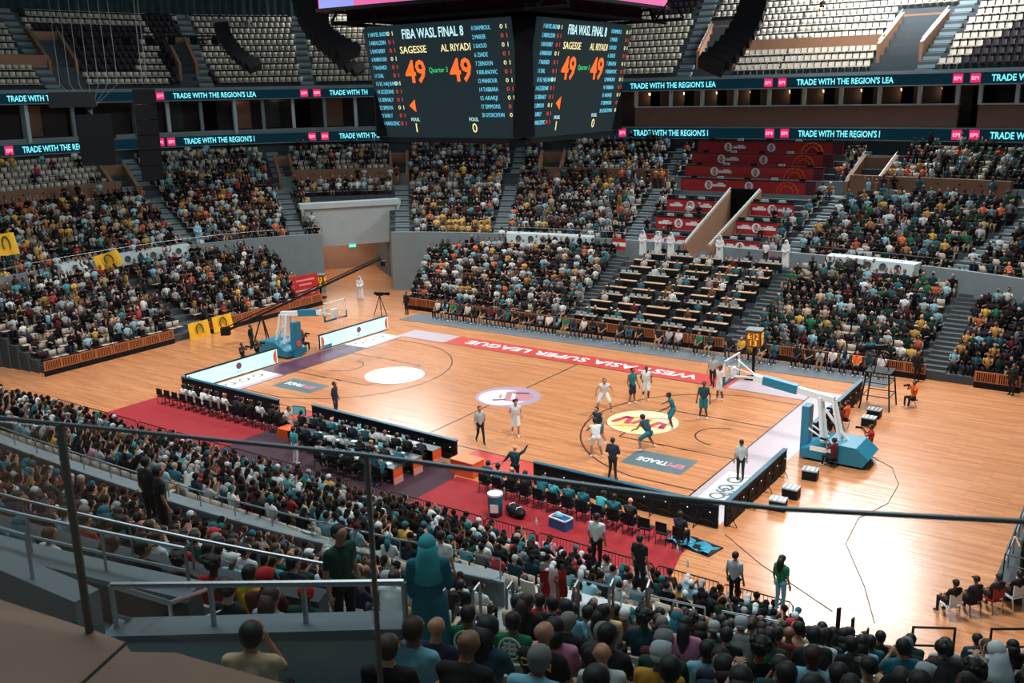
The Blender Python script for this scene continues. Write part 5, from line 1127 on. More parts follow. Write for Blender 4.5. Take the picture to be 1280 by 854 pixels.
for x, y, f, p_, t, l in ((18.0, -1.15, (-1, .3), 'photo', 'maroon', 'photographer in maroon seated beside the right hoop base'), (18.9, 1.4, (-1, -.2), 'photo', 'red', 'photographer in red behind the right hoop base'), (17.0, 4.4, (-1, 0), 'photo', 'orange', 'photographer in orange bib behind the right baseline board'), (17.0, 3.3, (-1, 0), 'photo', 'maroon', 'photographer in maroon bib behind the right baseline board'), (-17.3, 1.35, (1, 0), 'photo', 'maroon', 'photographer in maroon beside the left hoop base'), (-18.0, -1.9, (1, .1), 'photo', 'black', 'photographer in black crouched behind the left LED board'), (-18.1, -3.0, (1, .1), 'photo', 'charcoal', 'photographer in charcoal crouched behind the left LED board'), (-20.3, -.4, (1, .4), 'suit', 'black', 'camera crane operator in black at the left baseline'), (19.0, 9.4, (-.7, -1), 'photo', 'orange', 'camera operator in orange beside the camera platform')):
    person((x, y, 0), f, p_, t, 'black', 2, 'crop', label=l)
    if p_ == 'photo':
        d = Vector((*f, 0)).normalized(); rz = math.atan2(d.y, d.x)-math.pi/2
        s_ = thing('folding_stool', 'folding stool under the ' + l, 'stool', (x, y, 0), rz)
        MB().box((0, 0, .36), (.36, .34, .04)).build('seat', M_BLACK, s_); MB().tube([(-.15, -.15, 0), (.15, -.15, .35)], .015, 5).build('leg', M_DSTEEL, s_); MB().tube([(.15, .15, 0), (-.15, .15, .35)], .015, 5).build('leg', M_DSTEEL, s_)
        k_ = thing('still_camera', 'long-lens camera held by the ' + l, 'camera', (x+d.x*.36, y+d.y*.36, 1.19), rz); MB().box((0, 0, 0), (.15, .08, .11)).build('camera_body', M_BLACK, k_); MB().tube([(0, .03, 0), (0, .28, 0)], [.04, .055], 10).build('lens', M_BLACKM, k_)
# group lounging on chairs at right
for i, (x, y) in enumerate(((24.75, -11.6), (25.25, -11.05), (25.8, -10.5), (26.3, -9.95))):
    place_chair((CH_W, CH_B, CH_R, CH_W)[i], x, y, .9, ['white chair nearest the camera on the floor at right', 'black chair between the white and red ones at right', 'red chair on the floor at right', 'white chair nearest the end stand at right'][i])
    person((x, y, 0), (-.75, .65), 'sit_back', ['black', 'navy', 'charcoal', 'black'][i], 'black', 2, ['short', 'cap', 'short', 'short'][i], label='person in %s lounging on the right floor chairs, %s from the camera' % (['black', 'navy', 'charcoal', 'black'][i], ordn(i+1)), group='people lounging at right', shoe=1)
# end stand at the right picture edge: platform, railing, standing people
struct(MB().box((30, -4.2, .45), (8.4, 11.2, .3)).box((31, -4.2, .8), (6.4, 11.2, .5)).build('stand_end_block', M_CONCD))
curved_rail([(25.9, -9.6, 1.6), (25.9, -4, 1.6), (25.9, 1.2, 1.6)], [(25.9, -9.6+1.2*i, 1.6) for i in range(10)], lambda p: .6, mt=M_DSTEEL, mid=True)
curved_rail([(25.9, -9.6, 1.6), (28, -9.6, 1.6), (33, -9.6, 2.0)], [(25.9+1.2*i, -9.6, 1.65) for i in range(6)], lambda p: .6, mt=M_DSTEEL, mid=True)
for i, (x, y, t) in enumerate(((26.4, -9.0, 'dark green'), (26.5, -8.1, 'black'), (26.4, -7.3, 'navy'), (27.2, -8.9, 'turquoise'), (27.3, -7.9, 'dark teal'), (28.0, -9.0, 'dark green'), (26.6, -6.4, 'black'), (28.0, -7.4, 'charcoal'))):
    person((x, y, .61), (-1, .25), ['stand_clap', 'stand', 'stand_cross'][i % 3], t, 'black', i % 3, ['short', 'long', 'short', 'scarf'][i % 4] if t != 'turquoise' else 'scarf', 'black' if t != 'turquoise' else 'turquoise', label='person in %s standing behind the rail of the right end stand, %s place' % (t, ordn(i+1)), group='people in the right end stand')
# ------------------------------------------------------------------ seating positions
SEATS = []            # x, y, z, nx, ny, zone, info
def aisle_near(f, s, wid=.85): a = arc_of(f, s); return any(abs(a-arc_of(q, s)) < wid for q in AISLES)
def in_span(f, spans): return any(a <= f <= b for a, b in spans)
def tier_rows(rows, zone, p0, p1, skip=lambda f, i: False, dep=.55, step=.57, ais=True, wid=.85, i0=0):
    for i, (s, z) in enumerate(rows):
        if i < i0: continue
        for n, f in enumerate(phs_between(p0, p1, s+dep, step)):
            if skip(f, i) or (ais and aisle_near(f, s+dep, wid)): continue
            x, y = bp(f, s+dep); q = inward(x, y); SEATS.append((x, y, z, q.x, q.y, zone, (f, i, n)))
RED = (85.0, 94.6)
tier_rows(ROWS_F, 'F', 52, 200, lambda f, i: in_span(f, [RED]) or (PORT0-.6 <= f <= PORT1+.6 and i < 8) or in_span(f, [(VOM0-.3, VOM1+.3)]))
tier_rows(ROWS_G, 'G', 52, 200, lambda f, i: in_span(f, [RED] + [(a-.4, b+.4) for a, b in VOMS]))
for p0, p1 in MIDSPAN: tier_rows(ROWS_M, 'F', p0+.2, p1-.2, dep=.42)
tier_rows(ROWS_U, 'U', 53, 200, lambda f, i: any(a-.3 <= f <= b+.3 for a, b, *_ in VOMU) and i < 8 or (i == 3 and in_span(f, [(84.8, 92.6), (172.9, 190)])) or min(abs(f-a) for a in (96.0, 81.0, 155.5, 173.8, 141.5, 110)) < .9, ais=False)
for i in range(10):                                            # far floor block
    y, z = LROWS[i]
    for n in range(90):
        x = -19.5-.42*i + .57*n
        if x > 24.3+.2*i: break
        if -5.3-.06*i < x < 8.0+.04*i or abs(x-18.9-.04*i) < .85: continue
        SEATS.append((x, y+.55, z, 0, -1, 'L', (x, i, n)))
for i in range(10):                                            # left floor block
    y, z = LROWS[i]
    for n in range(60):
        yy = -10.5-.12*i + .57*n
        if yy > 11.0+.28*i: break
        if abs(yy-.2) < .7: continue
        SEATS.append((-(y+12+.55), yy, z, 1, 0, 'E', (yy, i, n)))
for i in range(10):                                            # near floor block, nearest the court
    y, z = NROWS[i]
    for n in range(110):
        x = -30.6 + .57*n
        if x > 21.5+.25*i: break
        if abs(x+9.5) < .6 or abs(x-4.0) < .6 or (i > 6 and x > 13.5) or (i > 3 and x > 18): continue
        SEATS.append((x, -(y+.55), z, 0, 1, 'N', (x, i, n)))
tier_rows(ROWS_N, 'NF', -106, -47, lambda f, i: ROWS_N[i][0] < near_s(f)+(.25 if f < -66 else 1.1), step=.57)
tier_rows(ROWS_G, 'NG', -66.2, -49, lambda f, i: i > 4, step=.57)
tier_rows(ROWS_G[:1], 'NG', -82, -70.2, step=.6); tier_rows(ROWS_G[1:3], 'NG', -69.3, -67.9, step=.6)
def occupancy(x, y, zone, info):
    f, i, n = info
    if zone == 'U': return .004
    if zone == 'F':
        if f > 150: return .95 if not (f < 164 and i > 8) else .55
        if PORT0-1 < f < PORT1+2: return .75
        if f > 96: return .955
        if f < 70: return .78
        return .86
    if zone == 'G':
        if f > 171: return .14
        if f > 148: return .42 if i > 1 else .6
        if f > 129: return .45
        if f > 96: return .88 if f < 108 or i < 3 else .75
        return .8 if f > 66 else .7
    if zone == 'L': return .96 if x < 0 else (.9 if x < 16 else .82)
    if zone == 'N' and f > 15: return .8
    if zone == 'E': return .93 if i > 2 else .72
    return .95 if zone != 'NF' or not (-72 < f < -63 and 2 <= i <= 5) else .55
PAL_W = ['black']*15 + ['charcoal']*4 + ['white']*4 + ['light grey']*2 + ['pale blue']*2 + ['mustard', 'yellow'] + ['maroon']*2 + ['teal']*2 + ['navy']*3 + ['beige']*2 + ['turquoise', 'pale blue', 'light grey', 'white', 'orange', 'grey', 'brown', 'dark green', 'teal']
PAL_E = ['black']*15 + ['charcoal']*4 + ['white']*4 + ['pale blue']*3 + ['light grey']*2 + ['yellow']*2 + ['mustard']*2 + ['orange', 'red', 'maroon', 'maroon', 'teal', 'turquoise', 'navy', 'beige', 'brown']
PAL_R = ['black']*12 + ['charcoal']*3 + ['dark green']*5 + ['dark teal']*4 + ['teal']*3 + ['white']*4 + ['pale blue']*3 + ['green', 'yellow', 'mustard', 'orange', 'maroon', 'grey', 'navy', 'navy', 'beige']
PAL_N = ['black']*11 + ['charcoal']*3 + ['dark green']*4 + ['dark teal']*4 + ['teal']*2 + ['white']*5 + ['pale blue']*4 + ['light grey']*2 + ['navy']*3 + ['green', 'maroon', 'beige', 'turquoise', 'yellow', 'red', 'pink', 'grey']
occ, emp = [], []
rr = random.Random(5)
for s_ in SEATS:
    (occ if rr.random() < occupancy(s_[0], s_[1], s_[5], s_[6]) else emp).append(s_)
def dist(s_): return (Vector((s_[0], s_[1], s_[2]+1)) - CAM_POS).length
def in_frame(s_, m_=60):
    u, v, z = px((s_[0], s_[1], s_[2]+.9)); return z > 0 and -m_ < u < 1280+m_ and -m_ < v < 854+m_+30
near = sorted([s_ for s_ in occ if s_[5] in ('N', 'NF', 'NG') and in_frame(s_, 25)], key=dist)
CLEAR = [(22.45, -33.2), (23.1, -33.6), (24.5, -34.9), (22.4, -28.9), (16.9, -28.9), (17.2, -28.3)]
def blocks(s_, T):                                             # sits right behind one of the people whose back shows in full
    d = Vector((CAM_POS.x-T[0], CAM_POS.y-T[1])).normalized(); v = Vector((s_[0]-T[0], s_[1]-T[1])); a = v.dot(d); return .45 < a < 1.5 and abs(v.x*d.y-v.y*d.x) < .42
cleared = [s_ for s_ in near if any(blocks(s_, T) for T in CLEAR)]; emp += cleared; ids_ = set(id(s_) for s_ in cleared); near = [s_ for s_ in near if id(s_) not in ids_]; occ = [s_ for s_ in occ if id(s_) not in ids_]
NIND = max(0, 372 - len(PEOPLE)); ind, rest_near = near[:NIND], near[NIND:]
if len(near) < NIND: ind, rest_near = near, []
# looks of particular people, matched to the seat nearest to where they sit
SPECIAL = [(22.45, -33.2, 'green', 'short', 'black', 'sit', 'roundel'), (23.1, -33.6, 'green', 'short', 'black', 'sit', 'roundel'), (23.6, -34.6, 'navy', 'bald', 'black', 'sit', None), (24.5, -34.9, 'black', 'bald', 'black', 'sit', 'letters'), (25.6, -34.3, 'mustard', 'cap', 'light grey', 'sit', None),
           (22.4, -28.9, 'pale yellow', 'short', 'black', 'sit', None), (24.0, -30.0, 'pink', 'long', 'black', 'sit', None), (27.0, -33.3, 'white', 'short', 'black', 'sit', None), 
           (20.3, -34.6, 'maroon', 'cap', 'red', 'sit', None), (21.4, -35.2, 'light grey', 'long', 'brown', 'sit', None), (16.9, -28.9, 'orange', 'crop', 'black', 'sit', None), (18.2, -29.9, 'black', 'short', 'black', 'sit', None), (14.9, -30.2, 'red', 'cap', 'grey', 'sit', None),
           (17.0, -33.0, 'pale blue', 'cap', 'white', 'sit_back', 'khaki'), (14.6, -34.0, 'turquoise', 'short', 'black', 'sit', None), (21.1, -29.0, 'red', 'short', 'black', 'sit_armup', None), (25.3, -21.9, 'dark teal', 'short', 'black', 'sit', None), (26.8, -21.0, 'white', 'short', 'black', 'sit', None), (24.2, -31.4, 'dark teal', 'curly', 'black', 'sit', None), (25.2, -33.0, 'dark green', 'cap', 'grey', 'sit', None), (17.4, -22.9, 'white', 'crop', 'black', 'sit', None)]
spec = {}
for sp in SPECIAL:
    best = min((s_ for s_ in ind if id(s_) not in spec), key=lambda s_: math.hypot(s_[0]-sp[0], s_[1]-sp[1]), default=None)
    if best is not None: spec[id(best)] = sp
POSES = ['sit']*5 + ['sit_left', 'sit_right', 'sit_lean', 'sit_lean', 'sit_back', 'sit_phone', 'sit_cross', 'sit_clap', 'sit_face', 'sit_down', 'sit', 'sit_lean']
HK = ['short']*10 + ['crop']*4 + ['long']*4 + ['bob']*2 + ['bun', 'curly', 'cap', 'scarf', 'bald']
BLK = {'N': 'floor block', 'NF': 'near tier', 'NG': 'top block'}
HT = {'short': 'short %s hair', 'crop': 'cropped %s hair', 'long': 'long %s hair', 'bob': '%s bobbed hair', 'bun': '%s bun', 'curly': 'curly %s hair', 'cap': '%s cap', 'scarf': '%s headscarf', 'bald': 'bald head'}
rowpos = {}
for s_ in sorted(near, key=lambda q: (q[5], q[6][1], q[0])):
    k = (s_[5], s_[6][1]); rowpos[k] = rowpos.get(k, 0)+1; rowpos[id(s_)] = rowpos[k]
rp = random.Random(21); GRP = 'seated spectators in the near stands'
M_PRINTW = mat('white_shirt_print', srgb(210, 222, 216), .8); M_PRINTY = mat('yellow_shirt_print', srgb(206, 170, 60), .8)
for s_ in ind:
    top = rp.choice(PAL_N); hair = rp.choice(HK); hc = rp.choice(['black']*14+['brown']*2+['grey']); pose = rp.choice(POSES); bot = rp.choice(['black', 'black', 'dark blue', 'grey', 'khaki']); ex = None
    if hair == 'cap': hc = rp.choice(['white', 'black', 'light grey', 'red'])
    if hair == 'scarf': hc = rp.choice(['black', 'white', 'teal', 'beige', 'black'])
    if id(s_) in spec: _, _, top, hair, hc, pose, ex = spec[id(s_)]; bot = 'khaki' if ex == 'khaki' else bot
    if hc == 'grey' and hair not in ('short', 'crop', 'cap'): hc = 'black'
    hl = HT[hair] % hc if '%' in HT[hair] else HT[hair]
    lab = 'person in %s, %s, %s row of %s, %s from left' % (top, hl, ordn(s_[6][1]+1), BLK[s_[5]], ordn(rowpos[id(s_)]))
    o = person((s_[0], s_[1], s_[2]), (s_[3]+rp.uniform(-.2, .2), s_[4]+rp.uniform(-.1, .1)), pose, top, bot, rp.choice([0, 1, 1, 2, 2, 3]), hair, hc, lab, GRP, rp.uniform(.93, 1.05))
    if ex == 'roundel':
        r_ = MB().lathe([(.125, 0), (.15, 0), (.15, .012), (.125, .012), (.125, 0)], (0, 0, 0), 18, cap=False)
        for k in (-1, 0, 1): r_.box((.06*k, 0, .006), (.03, .2-.05*abs(k), .012)).box((0, .06*k, .006), (.2-.04*abs(k), .025, .012))
        for p_ in ((-.10, -.17), (.10, -.17)): r_.box((p_[0], p_[1]-.06, .006), (.03, .12, .012))
        r_.box((0, -.17, .006), (.22, .025, .012)).box((0, -.29, .006), (.22, .025, .012))
        q = r_.build('shirt_print', M_PRINTW, o); q.matrix_local = Matrix.Translation((0, -.208, 1.0)) @ Matrix.Rotation(math.pi/2-.06, 4, 'X')
    if ex == 'letters':
        text('DIEN', .11, Matrix.Translation((0, -.208, 1.02)) @ Matrix.Rotation(math.pi/2-.06, 4, 'X'), M_PRINTY, o, width=.3, name='shirt_print'); MB().box((0, 0, .006), (.12, .1, .012)).build('shirt_print', M_PRINTY, o).matrix_local = Matrix.Translation((0, -.212, .92)) @ Matrix.Rotation(math.pi/2+.1, 4, 'X')
person((23.3, -37.05, 10.75), (-.5, .85), 'sit_face', 'beige', 'black', 1, 'crop', 'black', 'man in beige T-shirt with hands at his face, beside the stone balcony edge')
person((24.75, -36.75, 10.35), (-.5, .85), 'sit', 'black', 'black', 1, 'curly', 'black', 'person in black seated just below the balcony, only the dark head showing')
# people on their feet in the near stand
for x, y, z, f, p_, t, b, h_, hc, l in ((22.3, -33.65, 9.45, (-.6, .8), 'abaya', 'teal', 'black', 'scarf', 'turquoise', 'woman in a long patterned teal robe and turquoise headscarf walking down the stairs'), (20.5, -33.3, 9.0, (.75, -.1), 'stand', 'dark green', 'black', 'crop', 'black', 'man in dark green T-shirt standing and leaning along the aisle beside the seats'),
        (17.2, -27.2, 5.6, (-.2, .9), 'stand', 'white', 'dark blue', 'short', 'black', 'broad person in white shirt with a dark stripe standing with back turned'), (16.3, -19.0, 2.6, (-.1, 1), 'stand', 'white', 'black', 'crop', 'black', 'person in white jacket standing near the fence at the carpet end'), (19.8, -17.1, 1.5, (.1, 1), 'stand', 'light grey', 'black', 'short', 'black', 'person in light grey shirt standing by the fence stairs'), (21.0, -16.6, 1.5, (.3, 1), 'stand', 'green', 'pale blue', 'long', 'black', 'person in green top with long hair standing by the fence stairs'),
        (18.0, -19.6, 2.6, (.1, 1), 'stand', 'black', 'black', 'crop', 'black', 'person in black standing two places from the white jacket by the fence'), (12.1, -30.2, 7.0, (.3, .9), 'stand', 'black', 'black', 'short', 'black', 'person in black standing in the near lower tier at left'), (11.4, -30.0, 7.0, (-.1, 1), 'stand', 'charcoal', 'black', 'short', 'black', 'person in charcoal standing beside the one in black at left')):
    o = person((x, y, z), f, p_, t, b, 1, h_, hc, l, None, 1.0)
hf = thing('national_flag', 'small red and white flag held up among the near seats beside the hoop handrails', 'flag', (20.95, -28.75, 7.95), .5); hf.scale = (.7, .7, .7)
for u, mt in ((-.22, M_REDP), (0, M_WHITE), (.22, M_REDP)):
    mb = MB()
    for i in range(6):
        for j in (-.11, .11): mb.v.append((u+j+.02*math.sin(i*1.3), .05*math.sin(i*1.2+u*4), -.38+.15*i))
    for i in range(5): mb.f.append((2*i, 2*i+1, 2*i+3, 2*i+2)); mb.m.append(0)
    mb.build('stripe', mt, hf, smooth=True)
# ------------------------------------------------------------------ seats
def seat_meshes(mt):
    a = MB(); a.box((0, .02, .41), (.46, .42, .05)); a.box((0, .22, .40), (.44, .04, .09)); a.box((0, -.12, .2), (.08, .1, .4)); b = MB(); k = 0
    for y0, z0, y1, z1 in ((-.20, .42, -.27, .83),):
        for th in (0, -.05):
            for x, dy in ((-.23, .03), (-.1, 0), (.1, 0), (.23, .03)):
                b.v += [(x, y0+dy+th, z0), (x, y1+dy+th, z1)]
    for i in range(3): b.f += [(2*i, 2*i+2, 2*i+3, 2*i+1), (8+2*i+1, 8+2*i+3, 8+2*i+2, 8+2*i), (2*i+1, 2*i+3, 8+2*i+3, 8+2*i+1), (2*i, 8+2*i, 8+2*i+2, 2*i+2)]
    b.f += [(0, 1, 9, 8), (6, 14, 15, 7)]; b.m = [0]*len(b.f)
    return a.mesh('seat_pan', mt), b.mesh('backrest', mt)
SM = {0: seat_meshes(M_SEAT), 1: seat_meshes(M_SEATD)}
def seat_dark(s_):
    f, i, n = s_[6]; z = s_[5]
    if z == 'U':
        if f > 160: return 1 if (i < 9 and f < 172 and i > 1 and (f-160) > (9-i)*.5) or i > 9 and f > 172 else 0
        if f > 150: return 1 if (f > 153.5+.35*i) else 0
        if f < 78.5 + .0*i: return 1 if (f < 77.6-.28*i or (i < 3 and f < 78.3-.3*i) or (i > 8 and f < 79)) else 0
        if f > 96.5: return 1 if (i > 8 and f < 101) else 0
        return 0
    if z == 'F' and 147 < f < 166 and i > 6: return 1
    if z == 'F' and f < 82: return 1 if math.sin(f*2.1+i*.7) > .25 else 0
    if z in ('L', 'E'): return 1 if z == 'L' and s_[0] > 19.5 else (0 if (i*13+n*7) % 3 else 1)
    return 0
U_emp = sorted([s_ for s_ in emp if s_[5] == 'U' and in_frame(s_, 10) and s_[6][0] < 100], key=dist)[:150]
N_emp = sorted([s_ for s_ in emp if s_[5][0] == 'N' and in_frame(s_, 0)], key=dist)[:70]; N_occ = [s_ for s_ in ind[:70]]
single = set(); sp_ = {}
for s_ in U_emp + N_emp + N_occ:
    d = seat_dark(s_); a, b = SM[d]; o = bpy.data.objects.new('stadium_seat', a); C.objects.link(o); o.location = s_[:3]; o.rotation_euler = (0, 0, math.atan2(s_[4], s_[3])-math.pi/2)
    c = bpy.data.objects.new('backrest', b); C.objects.link(c); c.parent = o; single.add(id(s_))
    zn = {'U': 'upper right tier', 'N': 'floor block', 'NF': 'near tier', 'NG': 'top block'}[s_[5]]; k = (s_[5], s_[6][1]); sp_[k] = sp_.get(k, 0)+1
    tag(o, '%s plastic seat, %s row of the %s, %s seat along' % ('dark maroon' if d else 'cream', ordn(s_[6][1]+1), zn, ordn(sp_[k])), 'seat', 'single seats in the %s' % zn)
def assemble(name, items, mt, label, cat):
    """items: list of (verts Nx3, tris Mx3, colour index per tri Mx, matrices list of (x,y,z,cos,sin,scale), palette rows list)"""
    V, F, CO = [], [], []; off = 0
    for v, t, ci, inst, pal in items:
        n = len(inst)
        if not n: continue
        I = np.array(inst); c, s_, k = I[:, 3, None], I[:, 4, None], I[:, 5, None]; x, y, z = v[:, 0]*k, v[:, 1]*k, v[:, 2]*k
        P = np.stack([x*c-y*s_+I[:, 0, None], x*s_+y*c+I[:, 1, None], z+I[:, 2, None]], -1)
        V.append(P.reshape(-1, 3)); F.append((t[None]+(off+np.arange(n)*len(v))[:, None, None]).reshape(-1, 3)); pa = np.array(pal); CO.append(pa[:, ci].reshape(-1, pa.shape[-1])); off += n*len(v)
    V = np.concatenate(V); F = np.concatenate(F).astype(np.int32); CO = np.concatenate(CO); me = bpy.data.meshes.new(name); nf = len(F)
    me.vertices.add(len(V)); me.vertices.foreach_set('co', V.ravel()); me.loops.add(nf*3); me.loops.foreach_set('vertex_index', F.ravel()); me.polygons.add(nf); me.polygons.foreach_set('loop_start', np.arange(0, nf*3, 3, dtype=np.int32))
    at_ = me.color_attributes.new('cloth', 'FLOAT_COLOR', 'CORNER'); cc = np.ones((nf*3, 4), np.float32); cc[:, :3] = np.repeat(CO, 3, 0); at_.data.foreach_set('color', cc.ravel()); me.update(); me.validate(); me.materials.append(mt)
    o = put(me, name, None, 'stuff'); tag(o, label, cat); return o
M_ATTR = bpy.data.materials.new('crowd_cloth'); M_ATTR.use_nodes = True
_n = M_ATTR.node_tree.nodes.new('ShaderNodeAttribute'); _n.attribute_name = 'cloth'; M_ATTR.node_tree.links.new(_n.outputs['Color'], M_ATTR.node_tree.nodes['Principled BSDF'].inputs['Base Color']); M_ATTR.node_tree.nodes['Principled BSDF'].inputs['Roughness'].default_value = .85; M_ATTR.node_tree.nodes['Principled BSDF'].inputs['Specular IOR Level'].default_value = .15
def tri_of(mb):
    t, ci = [], []
    for f, m_ in zip(mb.f, mb.m):
        for i in range(1, len(f)-1): t.append((f[0], f[i], f[i+1])); ci.append(m_)
    return np.array(mb.v), np.array(t), np.array(ci)
def inst(s_, k=1., jit=0.): a = math.atan2(s_[4], s_[3])-math.pi/2+jit; return (s_[0], s_[1], s_[2], math.cos(a), math.sin(a), k)
sm = MB(); sm.box((0, .02, .41), (.46, .42, .05)); sm.box((0, -.25, .62), (.46, .05, .42)); sv = tri_of(sm)
others = [s_ for s_ in emp+occ if id(s_) not in single]
cs, cdk = np.array(srgb(186, 174, 160)), np.array(srgb(48, 34, 42))
assemble('seating', [(*sv, [inst(s_) for s_ in others], [[(cdk if seat_dark(s_) else cs)*rp.uniform(.85, 1.1)] for s_ in others])], M_ATTR, 'rows of cream and dark maroon plastic seats filling all the tiers', 'seats')
# ------------------------------------------------------------------ the crowd beyond the individually built people
def low(stand, arms):
    mb = MB(); dz = .40 if stand else 0; T = lambda pts, r, n, c: mb.tube([(x, y, z+dz) for x, y, z in pts], r, n, c)
    mb.ell((0, .02, 1.28+dz), (.095, .11, .13), 6, 4, 0); mb.ell((0, -.02, 1.325+dz), (.105, .112, .105), 6, 4, 3)
    T([(0, 0, .48), (0, -.03, .75), (0, -.02, .98), (0, -.02, 1.12)], [.16, .15, .19, .09], 6, 1)
    for s in (-1, 1):
        if arms: T([(s*.19, -.02, 1.06), (s*.30, .03, 1.28), (s*.24, .06, 1.55)], [.06, .05, .04], 4, 0 if arms > 1 else 1)
        else: T([(s*.19, -.02, 1.06), (s*.25, .04, .80)], [.065, .05], 4, 1); T([(s*.25, .04, .80), (s*.10, .24, .72 if not stand else .86)], [.045, .035], 4, 0)
        if stand: mb.tube([(s*.09, 0, .95), (s*.1, .02, .5), (s*.1, 0, .03)], [.095, .07, .05], 4, 2)
        else: T([(s*.09, .02, .53), (s*.13, .40, .53), (s*.13, .38, .05)], [.09, .075, .05], 4, 2)
    return tri_of(mb)
LOW = {(0, 0): low(0, 0), (0, 2): low(0, 2), (1, 0): low(1, 0), (1, 2): low(1, 2)}
col = lambda n: np.array(srgb(*TOPS[n])); SK = [np.array(srgb(*c)) for c in ((186, 142, 120), (158, 112, 90), (116, 80, 62), (74, 52, 44))]
HC = [np.array(srgb(16, 15, 16))]*8 + [np.array(srgb(54, 36, 28))]*2 + [np.array(srgb(150, 150, 148)), np.array(srgb(190, 200, 205)), np.array(srgb(30, 100, 110))]
BC = [np.array(srgb(*c)) for c in ((22, 24, 28), (22, 24, 28), (38, 50, 70), (60, 60, 64), (150, 130, 104))]
def colours(pal): c = col(rp.choice(pal))*rp.uniform(.55, 1.1); c = c*.8 + c.mean()*.2; return [rp.choice(SK), np.clip(c, 0, 1), rp.choice(BC), rp.choice(HC)]
bins = {k: ([], []) for k in LOW}; rest_ids = set(id(s_) for s_ in near)
for s_ in occ:
    if id(s_) in rest_ids: continue
    z = s_[5]; f, i, n = s_[6]
    if z in ('N', 'NF', 'NG') : pal = PAL_N
    elif z in ('L', 'F', 'G') and s_[0] > 7 and s_[1] > 0: pal = PAL_R
    elif z == 'E' or (z in 'FG' and f > 146): pal = PAL_E
    else: pal = PAL_W
    if z == 'F' and i < 2 and s_[2] < 5 and 113.5 < f < 125 and rp.random() < .75: pal = ['yellow']
    pst = .62 if z == 'E' else ((.5 if i < 6 else .02) if z == 'F' and f > 150 else (.06 if z in 'FGL' else .02)); st = 1 if rp.random() < pst else 0
    ar = 2 if rp.random() < (.2 if st and z in 'EF' else .03) else 0
    bins[(st, ar)][0].append(inst(s_, rp.uniform(.93, 1.07), rp.uniform(-.35, .35))); bins[(st, ar)][1].append(colours(pal))
# spectators standing in the cross aisle against the brown walls
for a, b, dens in ((171, 190, .3), (129.6, 145, .22), (96, 109, .45), (70.5, 83, .3)):
    for f in phs_between(a, b, 9.9, .62):
        if rp.random() > dens: continue
        x, y = bp(f, 9.9+rp.uniform(-.3, .2)); q = inward(x, y); bins[(1, 0)][0].append((x, y, 7.95, *[(lambda t: (math.cos(t), math.sin(t)))(math.atan2(q.y, q.x)-math.pi/2)][0], 1.)); bins[(1, 0)][1].append(colours(PAL_W))
# people at the press desks and commentary desks
for x, y, z, i, j in DESK_POS:
    for dx in (-.45, .05, .5):
        if rp.random() < .45: bins[(0, 0)][0].append((x+dx, y+.02, z, math.cos(math.pi), math.sin(math.pi), .98)); bins[(0, 0)][1].append(colours(['black', 'black', 'charcoal', 'white', 'teal', 'maroon', 'brown', 'light grey']))
for i in (1, 3, 5):
    s0, z0 = ROWS_F[i]
    for f in phs_between(85.9, 93.8, s0+.4, .9):
        if rp.random() < .28 and not VOM0-.5 < f < VOM1+.5: x, y = bp(f, s0+.4); q = inward(x, y); t = math.atan2(q.y, q.x)-math.pi/2; bins[(0, 0)][0].append((x, y, z0-.15, math.cos(t), math.sin(t), 1)); bins[(0, 0)][1].append(colours(['black', 'white', 'charcoal', 'pale blue']))
items = [(*LOW[k], *bins[k]) for k in LOW]
# mid-distance spectators of the near stands: lighter copies of the full figures
MID = []
for ps in ('sit', 'sit_left', 'sit_lean', 'sit_phone', 'sit_cross', 'sit_right'):
    me, H = POSE[ps]; o = bpy.data.objects.new('t', me); C.objects.link(o); md = o.modifiers.new('d', 'DECIMATE'); md.ratio = .055
    dg = bpy.context.evaluated_depsgraph_get(); m2 = bpy.data.meshes.new_from_object(o.evaluated_get(dg)); bpy.data.objects.remove(o)
    mb = MB(); mb.v = [tuple(v.co) for v in m2.vertices]; mb.f = [tuple(p.vertices) for p in m2.polygons]; mb.m = [{0: 0, 1: 1, 2: 2, 3: 2, 4: 3, 5: 0}[p.material_index] for p in m2.polygons]
    base = len(mb.v); hm = MB(); hm.ell((0, -.028, .040), (.10, .112, .10), 8, 6, 3); lg = rp.random() < .5
    if lg: hm.tube([(0, -.07, .05), (0, -.12, -.1), (0, -.14, -.3)], [.08, .09, .04], 6, 3)
    mb.v += [tuple(H @ Vector(v)) for v in hm.v]; mb.f += [tuple(i+base for i in f) for f in hm.f]; mb.m += hm.m; MID.append((tri_of(mb), [], []))
for s_ in rest_near: k = MID[rp.randrange(len(MID))]; k[1].append(inst(s_, rp.uniform(.93, 1.06), rp.uniform(-.3, .3))); k[2].append(colours(PAL_N))
items += [(*a, b, c) for a, b, c in MID]
assemble('crowd', items, M_ATTR, 'the rest of the crowd filling the far, left and near stands', 'crowd')

